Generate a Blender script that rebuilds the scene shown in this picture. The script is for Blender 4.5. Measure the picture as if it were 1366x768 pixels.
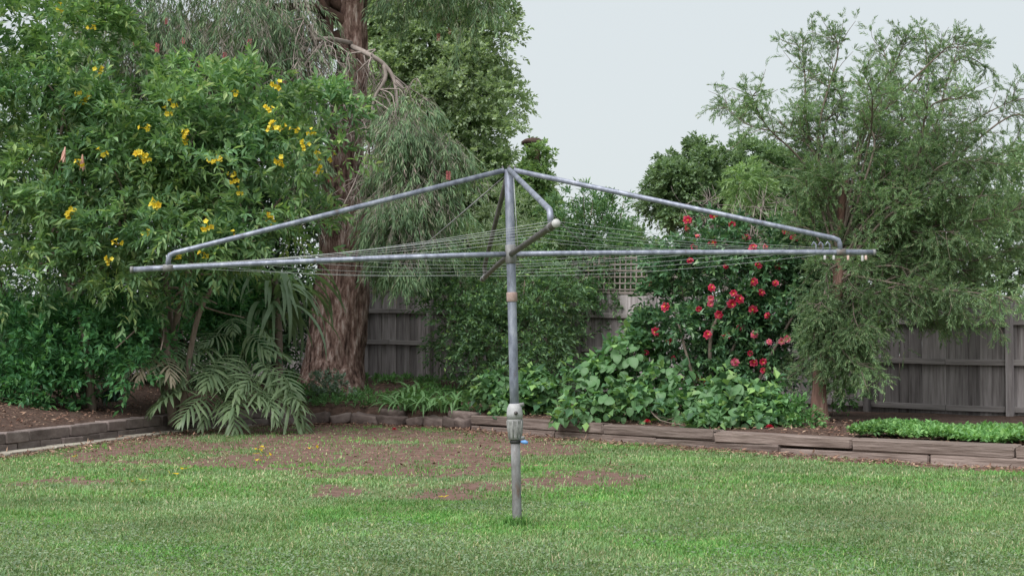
import bpy, math, random
import numpy as np
from mathutils import Vector, Matrix, noise as mnoise

# ---------------------------------------------------------------- reset, camera, sky, sun
for o in list(bpy.data.objects):
    bpy.data.objects.remove(o)
scene = bpy.context.scene
COL = scene.collection
rad = math.radians
F = 2164.0                      # focal length in photo pixels (1366 wide)
EYE = 1.07
PITCH = math.atan(89.0 / F)

cam_d = bpy.data.cameras.new('camera')
cam = bpy.data.objects.new('camera', cam_d)
COL.objects.link(cam)
cam_d.sensor_width = 36.0
cam_d.lens = 36.0 * F / 1366.0
cam_d.clip_start = 0.1
cam_d.clip_end = 3000
cam.location = (0, 0, EYE)
cam.rotation_euler = (math.pi / 2 + PITCH, 0, 0)
scene.camera = cam

SUN_EL, SUN_ROT = rad(50), rad(212)
world = bpy.data.worlds.new('World')
scene.world = world
world.use_nodes = True
wt = world.node_tree
wt.nodes.clear()
w_out = wt.nodes.new('ShaderNodeOutputWorld')
w_bg = wt.nodes.new('ShaderNodeBackground')
w_sky = wt.nodes.new('ShaderNodeTexSky')
w_sky.sky_type = 'NISHITA'
w_sky.sun_disc = False
w_sky.sun_elevation = SUN_EL
w_sky.sun_rotation = SUN_ROT
w_sky.dust_density = 4.0
w_mix = wt.nodes.new('ShaderNodeMixRGB')          # overcast: a white cloud deck hides nearly all of the blue
w_mix.inputs[0].default_value = 0.94
w_mix.inputs[2].default_value = (2.40, 2.57, 2.61, 1)
wt.links.new(w_sky.outputs[0], w_mix.inputs[1])
wt.links.new(w_mix.outputs[0], w_bg.inputs[0])
w_bg.inputs[1].default_value = 0.1
wt.links.new(w_bg.outputs[0], w_out.inputs[0])

sun_d = bpy.data.lights.new('sun', 'SUN')
sun_d.energy = 1.5
sun_d.angle = rad(55)
sun_d.color = (1.0, 0.98, 0.97)
sun = bpy.data.objects.new('sun', sun_d)
COL.objects.link(sun)
_sd = Vector((math.sin(SUN_ROT) * math.cos(SUN_EL), math.cos(SUN_ROT) * math.cos(SUN_EL), math.sin(SUN_EL)))
sun.rotation_euler = (-_sd).to_track_quat('-Z', 'Y').to_euler()
sun.location = (-6, -8, 20)

vs = scene.view_settings
vs.view_transform = 'Standard'
vs.look = 'None'
vs.exposure = 1.6
vs.gamma = 1.0
vs.use_curve_mapping = False
scene.render.engine = 'CYCLES'

# ---------------------------------------------------------------- helpers
RNG = np.random.default_rng(7)
random.seed(7)


def at(px, py, Y):
    """photo pixel -> world point on the plane at depth Y"""
    u = (px - 683.0) / F
    v = (384.0 - py) / F
    dx, dy, dz = u, math.cos(PITCH) - v * math.sin(PITCH), math.sin(PITCH) + v * math.cos(PITCH)
    s = Y / dy
    return np.array((dx * s, Y, EYE + dz * s))


def nrm(a):
    return a / np.maximum(np.linalg.norm(a, axis=-1, keepdims=True), 1e-9)


def mesh_np(name, V, Fc, mat, smooth=True):
    """V (n,3), Fc list of (m,k) int arrays"""
    me = bpy.data.meshes.new(name)
    V = np.asarray(V, dtype=np.float32)
    if not isinstance(Fc, (list, tuple)):
        Fc = [Fc]
    Fc = [np.asarray(f, dtype=np.int32) for f in Fc if len(f)]
    nl = sum(f.size for f in Fc)
    npoly = sum(len(f) for f in Fc)
    me.vertices.add(len(V))
    me.vertices.foreach_set('co', V.ravel())
    me.loops.add(nl)
    me.loops.foreach_set('vertex_index', np.concatenate([f.ravel() for f in Fc]))
    me.polygons.add(npoly)
    tot = np.concatenate([np.full(len(f), f.shape[1], dtype=np.int32) for f in Fc])
    start = np.concatenate([[0], np.cumsum(tot)[:-1]]).astype(np.int32)
    me.polygons.foreach_set('loop_start', start)
    me.polygons.foreach_set('loop_total', tot)
    me.polygons.foreach_set('use_smooth', np.full(npoly, smooth, dtype=bool))
    me.update(calc_edges=True)
    me.validate()
    if mat:
        me.materials.append(mat)
    return me


class Geo:
    """collects pieces into one mesh"""
    def __init__(self):
        self.v, self.f, self.n = [], [], 0

    def add(self, V, *faces):
        V = np.asarray(V, dtype=np.float32)
        self.v.append(V)
        for f in faces:
            f = np.asarray(f, dtype=np.int32)
            if len(f):
                self.f.append(f + self.n)
        self.n += len(V)
        return self

    def mesh(self, name, mat, smooth=True):
        return mesh_np(name, np.concatenate(self.v), self.f, mat, smooth)


def tube(pts, radii, sides=6, cap=True):
    pts = np.asarray(pts, dtype=float)
    n = len(pts)
    radii = np.broadcast_to(np.asarray(radii, dtype=float), (n,))
    T = np.gradient(pts, axis=0)
    T = nrm(T)
    ref = np.array((0, 0, 1.0)) if abs(T[0][2]) < .9 else np.array((1.0, 0, 0))
    u = nrm(np.cross(T[0], ref))
    V = []
    for i in range(n):
        u = nrm(u - T[i] * np.dot(u, T[i]))
        w = np.cross(T[i], u)
        a = np.arange(sides) * 2 * math.pi / sides
        V.append(pts[i] + radii[i] * (np.cos(a)[:, None] * u + np.sin(a)[:, None] * w))
    V = np.concatenate(V)
    i, j = np.meshgrid(np.arange(n - 1), np.arange(sides), indexing='ij')
    i, j = i.ravel(), j.ravel()
    k = (j + 1) % sides
    Q = np.stack([i * sides + j, i * sides + k, (i + 1) * sides + k, (i + 1) * sides + j], 1)
    fs = [Q]
    if cap:
        fs.append(np.array([np.arange(sides)[::-1], (n - 1) * sides + np.arange(sides)]))
    return V, fs


def curve(pts, n=12):
    """Catmull-Rom through points"""
    P = np.asarray(pts, dtype=float)
    if len(P) < 3:
        t = np.linspace(0, 1, n)[:, None]
        return P[0] * (1 - t) + P[-1] * t
    Q = np.concatenate([[2 * P[0] - P[1]], P, [2 * P[-1] - P[-2]]])
    ts = np.linspace(0, len(P) - 1 - 1e-6, n)
    out = []
    for t in ts:
        i = int(t)
        f = t - i
        a, b, c, d = Q[i:i + 4]
        out.append(.5 * (2 * b + (c - a) * f + (2 * a - 5 * b + 4 * c - d) * f * f + (3 * b - a - 3 * c + d) * f ** 3))
    return np.array(out)


def boxgeo(sx, sy, sz, bev=0.0, jit=0.0, rng=None):
    """bevelled box centred in x,y with base at z=0 (long edges chamfered along x)"""
    hx, hy = sx / 2, sy / 2
    b = bev
    prof = [(-hy + b, 0), (hy - b, 0), (hy, b), (hy, sz - b), (hy - b, sz), (-hy + b, sz), (-hy, sz - b), (-hy, b)]
    V = []
    for x, ins in ((-hx, b), (-hx + b, 0), (hx - b, 0), (hx, b)):
        for (y, z) in prof:
            yy = y * (1 - ins / hy)
            zz = sz / 2 + (z - sz / 2) * (1 - ins / (sz / 2))
            V.append((x, yy, zz))
    V = np.array(V)
    if jit and rng is not None:
        V = V + rng.normal(0, jit, V.shape)
    Q = []
    for i in range(3):
        for j in range(8):
            k = (j + 1) % 8
            Q.append((i * 8 + j, (i + 1) * 8 + j, (i + 1) * 8 + k, i * 8 + k))
    return V, [np.array(Q), np.array([list(range(8)), list(range(24, 32))[::-1]])]


def obj(name, me, parent=None, loc=None, kind=None, label=None):
    o = bpy.data.objects.new(name, me)
    COL.objects.link(o)
    if parent is not None:
        o.parent = parent
    if loc is not None:
        o.location = loc
    if kind:
        o['kind'] = kind
    if label:
        o['label'] = label
    return o


def thing(name, label, cat, loc, group=None):
    o = bpy.data.objects.new(name, None)
    COL.objects.link(o)
    o.location = tuple(loc)
    o['label'] = label
    o['category'] = cat
    if group:
        o['group'] = group
    return o


def part(name, geo, mat, root, smooth=True, kind=None, label=None, parent=None):
    """a part whose geometry was laid out in world coordinates"""
    me = geo.mesh(name, mat, smooth)
    b = np.array(root.location)
    co = np.empty(len(me.vertices) * 3, dtype=np.float32)
    me.vertices.foreach_get('co', co)
    co = co.reshape(-1, 3) - b.astype(np.float32)
    me.vertices.foreach_set('co', co.ravel())
    me.update()
    return obj(name, me, parent or root, None, kind, label)


# ---------------------------------------------------------------- numpy value noise
def _hash(ix, iy, s):
    h = (ix * 374761393 + iy * 668265263 + s * 982451653) & 0x7fffffff
    h = ((h ^ (h >> 13)) * 1274126177) & 0x7fffffff
    return ((h ^ (h >> 16)) & 0xffff) / 65535.0


def vnoise(x, y, s=0):
    x, y = np.asarray(x, float), np.asarray(y, float)
    ix, iy = np.floor(x).astype(np.int64), np.floor(y).astype(np.int64)
    fx, fy = x - ix, y - iy
    fx, fy = fx * fx * (3 - 2 * fx), fy * fy * (3 - 2 * fy)
    a, b = _hash(ix, iy, s), _hash(ix + 1, iy, s)
    c, d = _hash(ix, iy + 1, s), _hash(ix + 1, iy + 1, s)
    return (a * (1 - fx) + b * fx) * (1 - fy) + (c * (1 - fx) + d * fx) * fy


def fbm(x, y, s=0, o=4):
    t, a, n = 0, .5, 0
    for k in range(o):
        t = t + a * vnoise(np.asarray(x) * 2 ** k, np.asarray(y) * 2 ** k, s + k)
        n += a
        a *= .55
    return t / n


def sstep(a, b, x):
    t = np.clip((x - a) / (b - a), 0, 1)
    return t * t * (3 - 2 * t)


# ---------------------------------------------------------------- materials
def new_mat(name):
    m = bpy.data.materials.new(name)
    m.use_nodes = True
    nt = m.node_tree
    nt.nodes.clear()
    out = nt.nodes.new('ShaderNodeOutputMaterial')
    return m, nt, out


def nd(nt, typ, **kw):
    n = nt.nodes.new(typ)
    for k, v in kw.items():
        setattr(n, k, v)
    return n


def ramp(nt, fac, stops):
    r = nd(nt, 'ShaderNodeValToRGB')
    e = r.color_ramp.elements
    while len(e) < len(stops):
        e.new(0.5)
    for el, (p, c) in zip(e, stops):
        el.position = p
        el.color = (*c, 1)
    nt.links.new(fac, r.inputs[0])
    return r.outputs[0]


def leaf_mat(name, stops, trans=0.3, rough=0.55, scale=1.2, vary=0.35, tcol=None, coat=0.35, gain=1.35, sat=.88, drift=None):
    """leaves: each leaf its own tone (random per island), broad drifts of tone, some light passing through"""
    m, nt, out = new_mat(name)
    g = nd(nt, 'ShaderNodeNewGeometry')
    c = ramp(nt, g.outputs['Random Per Island'], stops)
    tc = nd(nt, 'ShaderNodeTexCoord')
    nz = nd(nt, 'ShaderNodeTexNoise')
    nz.inputs['Scale'].default_value = scale
    nz.inputs['Detail'].default_value = 3
    nt.links.new(tc.outputs['Object'], nz.inputs['Vector'])
    mr = nd(nt, 'ShaderNodeMapRange')
    mr.inputs[1].default_value = .3
    mr.inputs[2].default_value = .7
    mr.inputs[3].default_value = (1 - vary) * gain
    mr.inputs[4].default_value = (1 + vary) * gain
    nt.links.new(nz.outputs[0], mr.inputs[0])
    if drift:
        nz2 = nd(nt, 'ShaderNodeTexNoise')
        nz2.inputs['Scale'].default_value = scale * .9
        nz2.inputs['Detail'].default_value = 4
        nt.links.new(tc.outputs['Object'], nz2.inputs['Vector'])
        dm = nd(nt, 'ShaderNodeMixRGB', blend_type='MULTIPLY')
        dm.inputs[0].default_value = 1
        nt.links.new(c, dm.inputs[1])
        nt.links.new(ramp(nt, nz2.outputs[0], drift), dm.inputs[2])
        c = dm.outputs[0]
    hs = nd(nt, 'ShaderNodeHueSaturation')
    hs.inputs['Saturation'].default_value = sat
    nt.links.new(c, hs.inputs['Color'])
    nt.links.new(mr.outputs[0], hs.inputs['Value'])
    p = nd(nt, 'ShaderNodeBsdfPrincipled')
    p.inputs['Roughness'].default_value = rough
    p.inputs['Specular IOR Level'].default_value = coat
    nt.links.new(hs.outputs[0], p.inputs['Base Color'])
    t = nd(nt, 'ShaderNodeBsdfTranslucent')
    gm = nd(nt, 'ShaderNodeMixRGB', blend_type='MULTIPLY')
    gm.inputs[0].default_value = 1
    gm.inputs[2].default_value = (*(tcol or (1.15, 1.25, .6)), 1)
    nt.links.new(hs.outputs[0], gm.inputs[1])
    nt.links.new(gm.outputs[0], t.inputs['Color'])
    mx = nd(nt, 'ShaderNodeMixShader')
    mx.inputs[0].default_value = trans
    nt.links.new(p.outputs[0], mx.inputs[1])
    nt.links.new(t.outputs[0], mx.inputs[2])
    nt.links.new(mx.outputs[0], out.inputs[0])
    return m


def solid_mat(name, stops, scale=(8, 8, 8), detail=6, rough=.8, bump=.3, bscale=None, metallic=0, per_obj=0.0,
              extra=None, spec=.3, dist=.01):
    """noise-driven colour with fine relief; stretched by scale; per_obj shifts tone from piece to piece"""
    m, nt, out = new_mat(name)
    tc = nd(nt, 'ShaderNodeTexCoord')
    oi = nd(nt, 'ShaderNodeObjectInfo')
    add = nd(nt, 'ShaderNodeVectorMath', operation='MULTIPLY_ADD')
    comb = nd(nt, 'ShaderNodeCombineXYZ')
    nt.links.new(oi.outputs['Random'], comb.inputs[0])
    nt.links.new(oi.outputs['Random'], comb.inputs[1])
    nt.links.new(oi.outputs['Random'], comb.inputs[2])
    add.inputs[1].default_value = (37, 17, 53)
    nt.links.new(comb.outputs[0], add.inputs[0])
    nt.links.new(tc.outputs['Object'], add.inputs[2])
    mp = nd(nt, 'ShaderNodeMapping')
    mp.inputs['Scale'].default_value = scale
    nt.links.new(add.outputs[0], mp.inputs['Vector'])
    nz = nd(nt, 'ShaderNodeTexNoise')
    nz.inputs['Scale'].default_value = 1
    nz.inputs['Detail'].default_value = detail
    nz.inputs['Roughness'].default_value = .65
    nt.links.new(mp.outputs[0], nz.inputs['Vector'])
    c = ramp(nt, nz.outputs[0], stops)
    if per_obj:
        hs = nd(nt, 'ShaderNodeHueSaturation')
        mr = nd(nt, 'ShaderNodeMapRange')
        mr.inputs[3].default_value = 1 - per_obj
        mr.inputs[4].default_value = 1 + per_obj
        nt.links.new(oi.outputs['Random'], mr.inputs[0])
        nt.links.new(mr.outputs[0], hs.inputs['Value'])
        nt.links.new(c, hs.inputs['Color'])
        c = hs.outputs[0]
    p = nd(nt, 'ShaderNodeBsdfPrincipled')
    p.inputs['Roughness'].default_value = rough
    p.inputs['Metallic'].default_value = metallic
    p.inputs['Specular IOR Level'].default_value = spec
    nt.links.new(c, p.inputs['Base Color'])
    if bump:
        b = nd(nt, 'ShaderNodeBump')
        b.inputs['Strength'].default_value = bump
        b.inputs['Distance'].default_value = dist
        if bscale:
            mp2 = nd(nt, 'ShaderNodeMapping')
            mp2.inputs['Scale'].default_value = bscale
            nt.links.new(add.outputs[0], mp2.inputs['Vector'])
            n2 = nd(nt, 'ShaderNodeTexNoise')
            n2.inputs['Scale'].default_value = 1
            n2.inputs['Detail'].default_value = 5
            nt.links.new(mp2.outputs[0], n2.inputs['Vector'])
            nt.links.new(n2.outputs[0], b.inputs['Height'])
        else:
            nt.links.new(nz.outputs[0], b.inputs['Height'])
        nt.links.new(b.outputs[0], p.inputs['Normal'])
    nt.links.new(p.outputs[0], out.inputs[0])
    return m


M = {}
M['cassia'] = leaf_mat('cassia_leaf', [(0, (.06, .135, .055)), (.5, (.10, .19, .075)), (.85, (.15, .25, .11)), (1, (.25, .32, .12))], .4, .5, 1.3, .3, gain=1.5, drift=[(.38, (.85, .98, 1.05)), (.5, (1, 1, 1)), (.62, (1.12, 1.06, .85))])
M['lowgreen'] = leaf_mat('low_shrub_leaf', [(0, (.03, .12, .045)), (.6, (.05, .18, .055)), (1, (.09, .24, .06))], .3, .5, 1.5, .25)
M['darkhedge'] = leaf_mat('dark_hedge_leaf', [(0, (.035, .085, .045)), (.6, (.06, .13, .06)), (1, (.10, .19, .085))], .3, .5, 1, .3)
M['weeping'] = leaf_mat('weeping_leaf', [(0, (.085, .15, .085)), (.5, (.135, .22, .12)), (.85, (.20, .29, .155)), (1, (.25, .24, .18))], .35, .6, .8, .3, sat=.95)
M['weeping_dry'] = leaf_mat('weeping_dry_leaf', [(0, (.14, .14, .11)), (.5, (.20, .20, .16)), (.85, (.25, .22, .2)), (1, (.3, .22, .2))], .25, .7, .8, .25)
M['bigtree'] = leaf_mat('dense_tree_leaf', [(0, (.13, .19, .11)), (.5, (.20, .27, .16)), (.85, (.27, .34, .215)), (1, (.33, .39, .26))], .4, .55, .5, .2, gain=1.6)
M['ivy'] = leaf_mat('ivy_leaf', [(0, (.10, .18, .07)), (.6, (.17, .28, .11)), (1, (.26, .37, .15))], .4, .5, 1, .2)
M['midshrub'] = leaf_mat('mid_shrub_leaf', [(0, (.05, .12, .05)), (.6, (.09, .19, .08)), (1, (.17, .28, .11))], .35, .5, 1, .3)
M['jasmine'] = leaf_mat('jasmine_leaf', [(0, (.05, .11, .05)), (.6, (.085, .17, .075)), (.9, (.13, .23, .09)), (1, (.22, .35, .08))], .35, .5, 1.5, .35)
M['hydrangea'] = leaf_mat('broad_leaf', [(0, (.035, .10, .045)), (.45, (.065, .165, .06)), (.8, (.11, .235, .07)), (1, (.20, .34, .08))], .3, .45, 2.0, .35)
M['camellia'] = leaf_mat('camellia_leaf', [(0, (.03, .085, .04)), (.6, (.05, .13, .05)), (.9, (.09, .19, .07)), (1, (.16, .27, .10))], .2, .32, 1.5, .25, coat=.5)
M['feather'] = leaf_mat('feathery_leaf', [(0, (.07, .13, .065)), (.5, (.115, .20, .085)), (.85, (.17, .28, .11)), (1, (.24, .25, .14))], .35, .6, .9, .3)
M['roundtree'] = leaf_mat('round_tree_leaf', [(0, (.08, .14, .07)), (.6, (.13, .21, .10)), (1, (.20, .29, .15))], .35, .55, .5, .25)
M['palm'] = leaf_mat('split_leaf', [(0, (.11, .18, .09)), (.6, (.17, .25, .12)), (1, (.25, .32, .16))], .3, .4, 2, .25, coat=.5)
M['palm_dry'] = leaf_mat('split_leaf_dry', [(0, (.3, .25, .17)), (1, (.4, .34, .25))], .2, .6, 2, .2)
M['strap'] = leaf_mat('strap_leaf', [(0, (.09, .16, .10)), (.6, (.15, .23, .13)), (1, (.24, .31, .17))], .3, .4, 2, .2, coat=.5)
M['agapanthus'] = leaf_mat('agapanthus_leaf', [(0, (.06, .15, .05)), (.6, (.1, .21, .07)), (1, (.24, .3, .12))], .25, .4, 2, .2)
M['greyplant'] = leaf_mat('grey_green_leaf', [(0, (.08, .14, .1)), (1, (.16, .23, .16))], .2, .6, 2, .2)
M['blueplant'] = leaf_mat('blue_green_leaf', [(0, (.03, .07, .06)), (1, (.06, .12, .1))], .2, .5, 2, .2)
M['cover'] = leaf_mat('ground_cover_leaf', [(0, (.07, .18, .05)), (.6, (.11, .26, .065)), (1, (.18, .34, .09))], .35, .5, 2, .25)
M['weed'] = leaf_mat('weed_leaf', [(0, (.05, .15, .04)), (1, (.1, .23, .06))], .3, .6, 2, .3)
M['litter'] = leaf_mat('litter_leaf', [(0, (.07, .035, .025)), (.4, (.15, .075, .05)), (.8, (.24, .14, .09)), (1, (.32, .22, .15))], .05, .8, 1, .2, tcol=(1, 1, 1), coat=.1)
M['grass'] = leaf_mat('grass_blade', [(0, (.085, .165, .065)), (.4, (.13, .23, .085)), (.8, (.185, .285, .115)), (.93, (.30, .31, .18)), (1, (.40, .36, .22))], .3, .65, 0.7, .3, gain=1.25, sat=1.0,
                      drift=[(.36, (1.05, .98, 1.15)), (.5, (1, 1, 1)), (.62, (.80, 1.12, .70))])
M['clover'] = leaf_mat('clover_leaf', [(0, (.11, .18, .09)), (.6, (.17, .25, .13)), (1, (.26, .32, .20))], .3, .6, 1.5, .25, gain=1.0)
M['twigs'] = solid_mat('twig_bark', [(.3, (.10, .08, .065)), (.7, (.22, .18, .15))], (30, 30, 8), rough=.9, bump=.3)
M['deadtwig'] = solid_mat('dead_twig', [(.3, (.2, .165, .15)), (.7, (.36, .31, .28))], (30, 30, 8), rough=.9, bump=.2)
M['stem'] = solid_mat('grey_stem', [(.3, (.13, .10, .08)), (.7, (.27, .22, .185))], (20, 20, 4), rough=.9, bump=.5)
M['darkbark'] = solid_mat('dark_bark', [(.3, (.035, .024, .02)), (.7, (.12, .07, .055))], (9, 9, 2), rough=.95, bump=.8)
M['redbark'] = solid_mat('red_bark', [(.3, (.10, .06, .05)), (.55, (.21, .125, .10)), (.75, (.33, .23, .19))], (26, 26, 3.5), rough=.95, bump=.9, dist=.02)
M['trunkbark'] = solid_mat('furrowed_bark', [(.34, (.03, .018, .015)), (.44, (.12, .07, .058)), (.54, (.25, .165, .14)), (.66, (.46, .37, .34))], (17, 17, 4.6), detail=9, rough=.95, bump=1, dist=.05)
M['paling'] = solid_mat('weathered_paling', [(.28, (.095, .08, .08)), (.42, (.20, .18, .18)), (.6, (.31, .285, .285)), (.8, (.43, .40, .40))], (22, 22, 1.2), rough=.9, bump=.35, per_obj=.33)
M['rail'] = solid_mat('weathered_rail', [(.25, (.13, .115, .112)), (.5, (.26, .238, .235)), (.8, (.39, .36, .355))], (1.5, 22, 22), rough=.9, bump=.35, per_obj=.15)
M['lattice'] = solid_mat('weathered_lattice', [(.25, (.14, .115, .105)), (.8, (.30, .26, .24))], (12, 12, 12), rough=.9, bump=.2, per_obj=.2)
M['sleeper'] = solid_mat('weathered_sleeper', [(.2, (.05, .035, .03)), (.45, (.15, .115, .10)), (.65, (.25, .20, .18)), (.85, (.36, .31, .28))], (2.2, 30, 30), detail=8, rough=.95, bump=.9, per_obj=.2, dist=.02)
M['block'] = solid_mat('stained_block', [(.25, (.09, .068, .062)), (.5, (.18, .145, .135)), (.8, (.28, .235, .22))], (5, 9, 9), detail=8, rough=.95, bump=.6, bscale=(45, 45, 45), per_obj=.18)
M['kerb'] = solid_mat('pale_kerb', [(.25, (.18, .16, .13)), (.5, (.34, .31, .26)), (.8, (.46, .43, .37))], (4, 9, 9), detail=7, rough=.95, bump=.6, bscale=(40, 40, 40), per_obj=.12)
M['rock'] = solid_mat('edging_stone', [(.25, (.06, .045, .04)), (.5, (.15, .115, .105)), (.8, (.27, .22, .20))], (5, 5, 7), detail=8, rough=.95, bump=.9, per_obj=.2, dist=.02)
M['galv'] = solid_mat('galvanised_steel', [(.28, (.15, .125, .12)), (.38, (.16, .175, .225)), (.52, (.235, .255, .32)), (.7, (.38, .40, .46))], (22, 22, 9), detail=7, rough=.48, bump=.08, metallic=.35, spec=.4)
M['galvold'] = solid_mat('dulled_steel', [(.3, (.13, .085, .065)), (.42, (.16, .155, .155)), (.55, (.22, .22, .225)), (.75, (.33, .33, .335))], (18, 18, 7), detail=8, rough=.65, bump=.15, metallic=.2)
M['galvdark'] = solid_mat('dark_steel', [(.2, (.05, .045, .045)), (.5, (.11, .10, .10)), (.8, (.19, .18, .18))], (14, 14, 8), detail=7, rough=.6, bump=.1, metallic=.3)
M['cast'] = solid_mat('cast_housing', [(.25, (.09, .09, .088)), (.5, (.22, .22, .215)), (.8, (.40, .40, .39))], (28, 28, 28), detail=8, rough=.7, bump=.5, dist=.004)
M['castpale'] = solid_mat('painted_housing', [(.2, (.24, .24, .24)), (.5, (.36, .36, .37)), (.8, (.47, .47, .47))], (22, 22, 22), detail=6, rough=.6, bump=.15)
M['rust'] = solid_mat('rusty_collar', [(.2, (.19, .12, .10)), (.5, (.33, .24, .215)), (.8, (.43, .38, .36))], (30, 30, 30), rough=.8, bump=.2)
M['wire'] = solid_mat('plastic_wire', [(.2, (.30, .32, .33)), (.8, (.50, .52, .53))], (20, 20, 20), rough=.5, bump=0)
M['white'] = solid_mat('white_plastic', [(.2, (.36, .36, .36)), (.8, (.52, .52, .51))], (40, 40, 40), rough=.5, bump=0)
M['pinkplastic'] = solid_mat('faded_pink_plastic', [(.2, (.50, .34, .30)), (.8, (.66, .50, .45))], (40, 40, 40), rough=.5, bump=0)
M['blue'] = solid_mat('blue_plastic', [(.2, (.10, .25, .55)), (.8, (.18, .36, .68))], (40, 40, 40), rough=.45, bump=0)
M['black'] = solid_mat('black_strap', [(.2, (.015, .015, .015)), (.8, (.04, .04, .04))], (40, 40, 40), rough=.6, bump=0)
M['yellow'] = leaf_mat('yellow_petal', [(0, (.62, .40, .02)), (.5, (.76, .58, .03)), (1, (.80, .70, .10))], .3, .6, 4, .1, tcol=(1, 1, .6), gain=1.0, sat=1.0)
M['red'] = leaf_mat('red_petal', [(0, (.36, .012, .03)), (.5, (.56, .025, .08)), (1, (.70, .10, .18))], .2, .55, 4, .12, tcol=(1, .5, .5), gain=1.0, sat=1.0)
M['pink'] = leaf_mat('pink_petal', [(0, (.60, .07, .15)), (.6, (.72, .15, .24)), (1, (.80, .30, .38))], .2, .55, 4, .12, tcol=(1, .6, .6), gain=1.0, sat=1.0)
M['salmon'] = leaf_mat('salmon_petal', [(0, (.62, .34, .27)), (1, (.74, .52, .44))], .3, .6, 4, .1, tcol=(1, .8, .7), gain=1.0, sat=1.0)
M['stamen'] = leaf_mat('stamen', [(0, (.75, .50, .06)), (1, (.8, .6, .15))], .1, .6, 4, .1, gain=1.0, sat=1.0)
M['brush'] = leaf_mat('bottlebrush_red', [(0, (.30, .03, .05)), (1, (.5, .10, .12))], .2, .6, 4, .2, tcol=(1, .5, .5))
M['cap'] = solid_mat('brown_stump_top', [(.3, (.03, .02, .018)), (.7, (.11, .07, .06))], (8, 8, 14), rough=.95, bump=.8)

# ground: bare reddish soil where worn, thin turf thatch elsewhere ("bare" is stored on the mesh)
gm, nt, out = new_mat('lawn_ground')
at_n = nd(nt, 'ShaderNodeAttribute', attribute_name='bare')
tc = nd(nt, 'ShaderNodeTexCoord')
n1 = nd(nt, 'ShaderNodeTexNoise'); n1.inputs['Scale'].default_value = 9; n1.inputs['Detail'].default_value = 9; n1.inputs['Roughness'].default_value = .7
n2 = nd(nt, 'ShaderNodeTexNoise'); n2.inputs['Scale'].default_value = 1.3; n2.inputs['Detail'].default_value = 5
for n in (n1, n2):
    nt.links.new(tc.outputs['Object'], n.inputs['Vector'])
soil = ramp(nt, n1.outputs[0], [(.25, (.075, .045, .036)), (.5, (.16, .10, .082)), (.75, (.26, .18, .15))])
turf = ramp(nt, n1.outputs[0], [(.25, (.06, .085, .035)), (.5, (.13, .165, .07)), (.75, (.22, .235, .12))])
ad = nd(nt, 'ShaderNodeMath', operation='MULTIPLY_ADD')
nt.links.new(n1.outputs[0], ad.inputs[0]); ad.inputs[1].default_value = .9
nt.links.new(at_n.outputs['Fac'], ad.inputs[2])
mr = nd(nt, 'ShaderNodeMapRange'); mr.inputs[1].default_value = .75; mr.inputs[2].default_value = 1.15
nt.links.new(ad.outputs[0], mr.inputs[0])
mx = nd(nt, 'ShaderNodeMixRGB')
nt.links.new(mr.outputs[0], mx.inputs[0]); nt.links.new(turf, mx.inputs[1]); nt.links.new(soil, mx.inputs[2])
p = nd(nt, 'ShaderNodeBsdfPrincipled'); p.inputs['Roughness'].default_value = .95; p.inputs['Specular IOR Level'].default_value = .1
b = nd(nt, 'ShaderNodeBump'); b.inputs['Strength'].default_value = .8; b.inputs['Distance'].default_value = .03
nt.links.new(n1.outputs[0], b.inputs['Height']); nt.links.new(b.outputs[0], p.inputs['Normal'])
nt.links.new(mx.outputs[0], p.inputs['Base Color']); nt.links.new(p.outputs[0], out.inputs[0])
M['lawn'] = gm
M['bed'] = solid_mat('mulch_soil', [(.25, (.03, .02, .016)), (.5, (.085, .052, .04)), (.8, (.17, .11, .085))], (14, 14, 14), detail=9, rough=.98, bump=1, dist=.04)

# ---------------------------------------------------------------- terrain
WALL = np.array([(-6.2, 13.8), (-5.6, 16.3), (-5.1, 18.2), (-4.45, 20.6), (-3.8, 21.8), (-2.9, 22.5), (-1.8, 22.4), (-.7, 21.6), (.5, 20.0), (2.1, 18.0), (4.25, 15.75), (5.3, 14.7), (6.6, 13.4)])
WC = curve(WALL, 90)
FENCE_A, FENCE_B = at(530, 0, 27.0)[:2], at(1220, 0, 21.6)[:2]
FDIR = (FENCE_B - FENCE_A) / np.linalg.norm(FENCE_B - FENCE_A)


def lawn_z(x, y):
    y = np.asarray(y, float)
    return .016 * np.clip(y - 16, 0, 8) + .03 * (fbm(np.asarray(x) * .35, y * .35, 3, 2) - .5) * sstep(7, 12, y)


def wall_sd(x, y):
    """signed distance to the retaining edge, positive on the garden side"""
    P = np.stack([np.ravel(x), np.ravel(y)], 1)
    best = np.full(len(P), 1e9)
    sgn = np.ones(len(P))
    for a, b_ in zip(WC[:-1], WC[1:]):
        d = b_ - a
        t = np.clip(((P - a) @ d) / (d @ d), 0, 1)
        q = P - (a + t[:, None] * d)
        r = np.hypot(q[:, 0], q[:, 1])
        cr = d[0] * (P[:, 1] - a[1]) - d[1] * (P[:, 0] - a[0])
        m = r < best
        best[m] = r[m]
        sgn[m] = np.sign(cr[m])
    return (best * sgn).reshape(np.shape(x))


def bed_z(x, y, sd=None):
    if sd is None:
        sd = wall_sd(np.atleast_1d(np.asarray(x, float)), np.atleast_1d(np.asarray(y, float)))
    left = 1 - sstep(-1.5, 1.5, np.asarray(x, float))
    z = lawn_z(x, y) + .19 + np.clip(sd, 0, 2.6) * (.13 * left + .01) + .06 * (fbm(np.asarray(x) * 1.3, np.asarray(y) * 1.3, 11, 3) - .5)
    return z


def bz(x, y):
    return float(np.ravel(bed_z(np.array([x]), np.array([y])))[0])


def lz(x, y):
    return float(np.ravel(lawn_z(np.array([x]), np.array([y])))[0])


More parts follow.
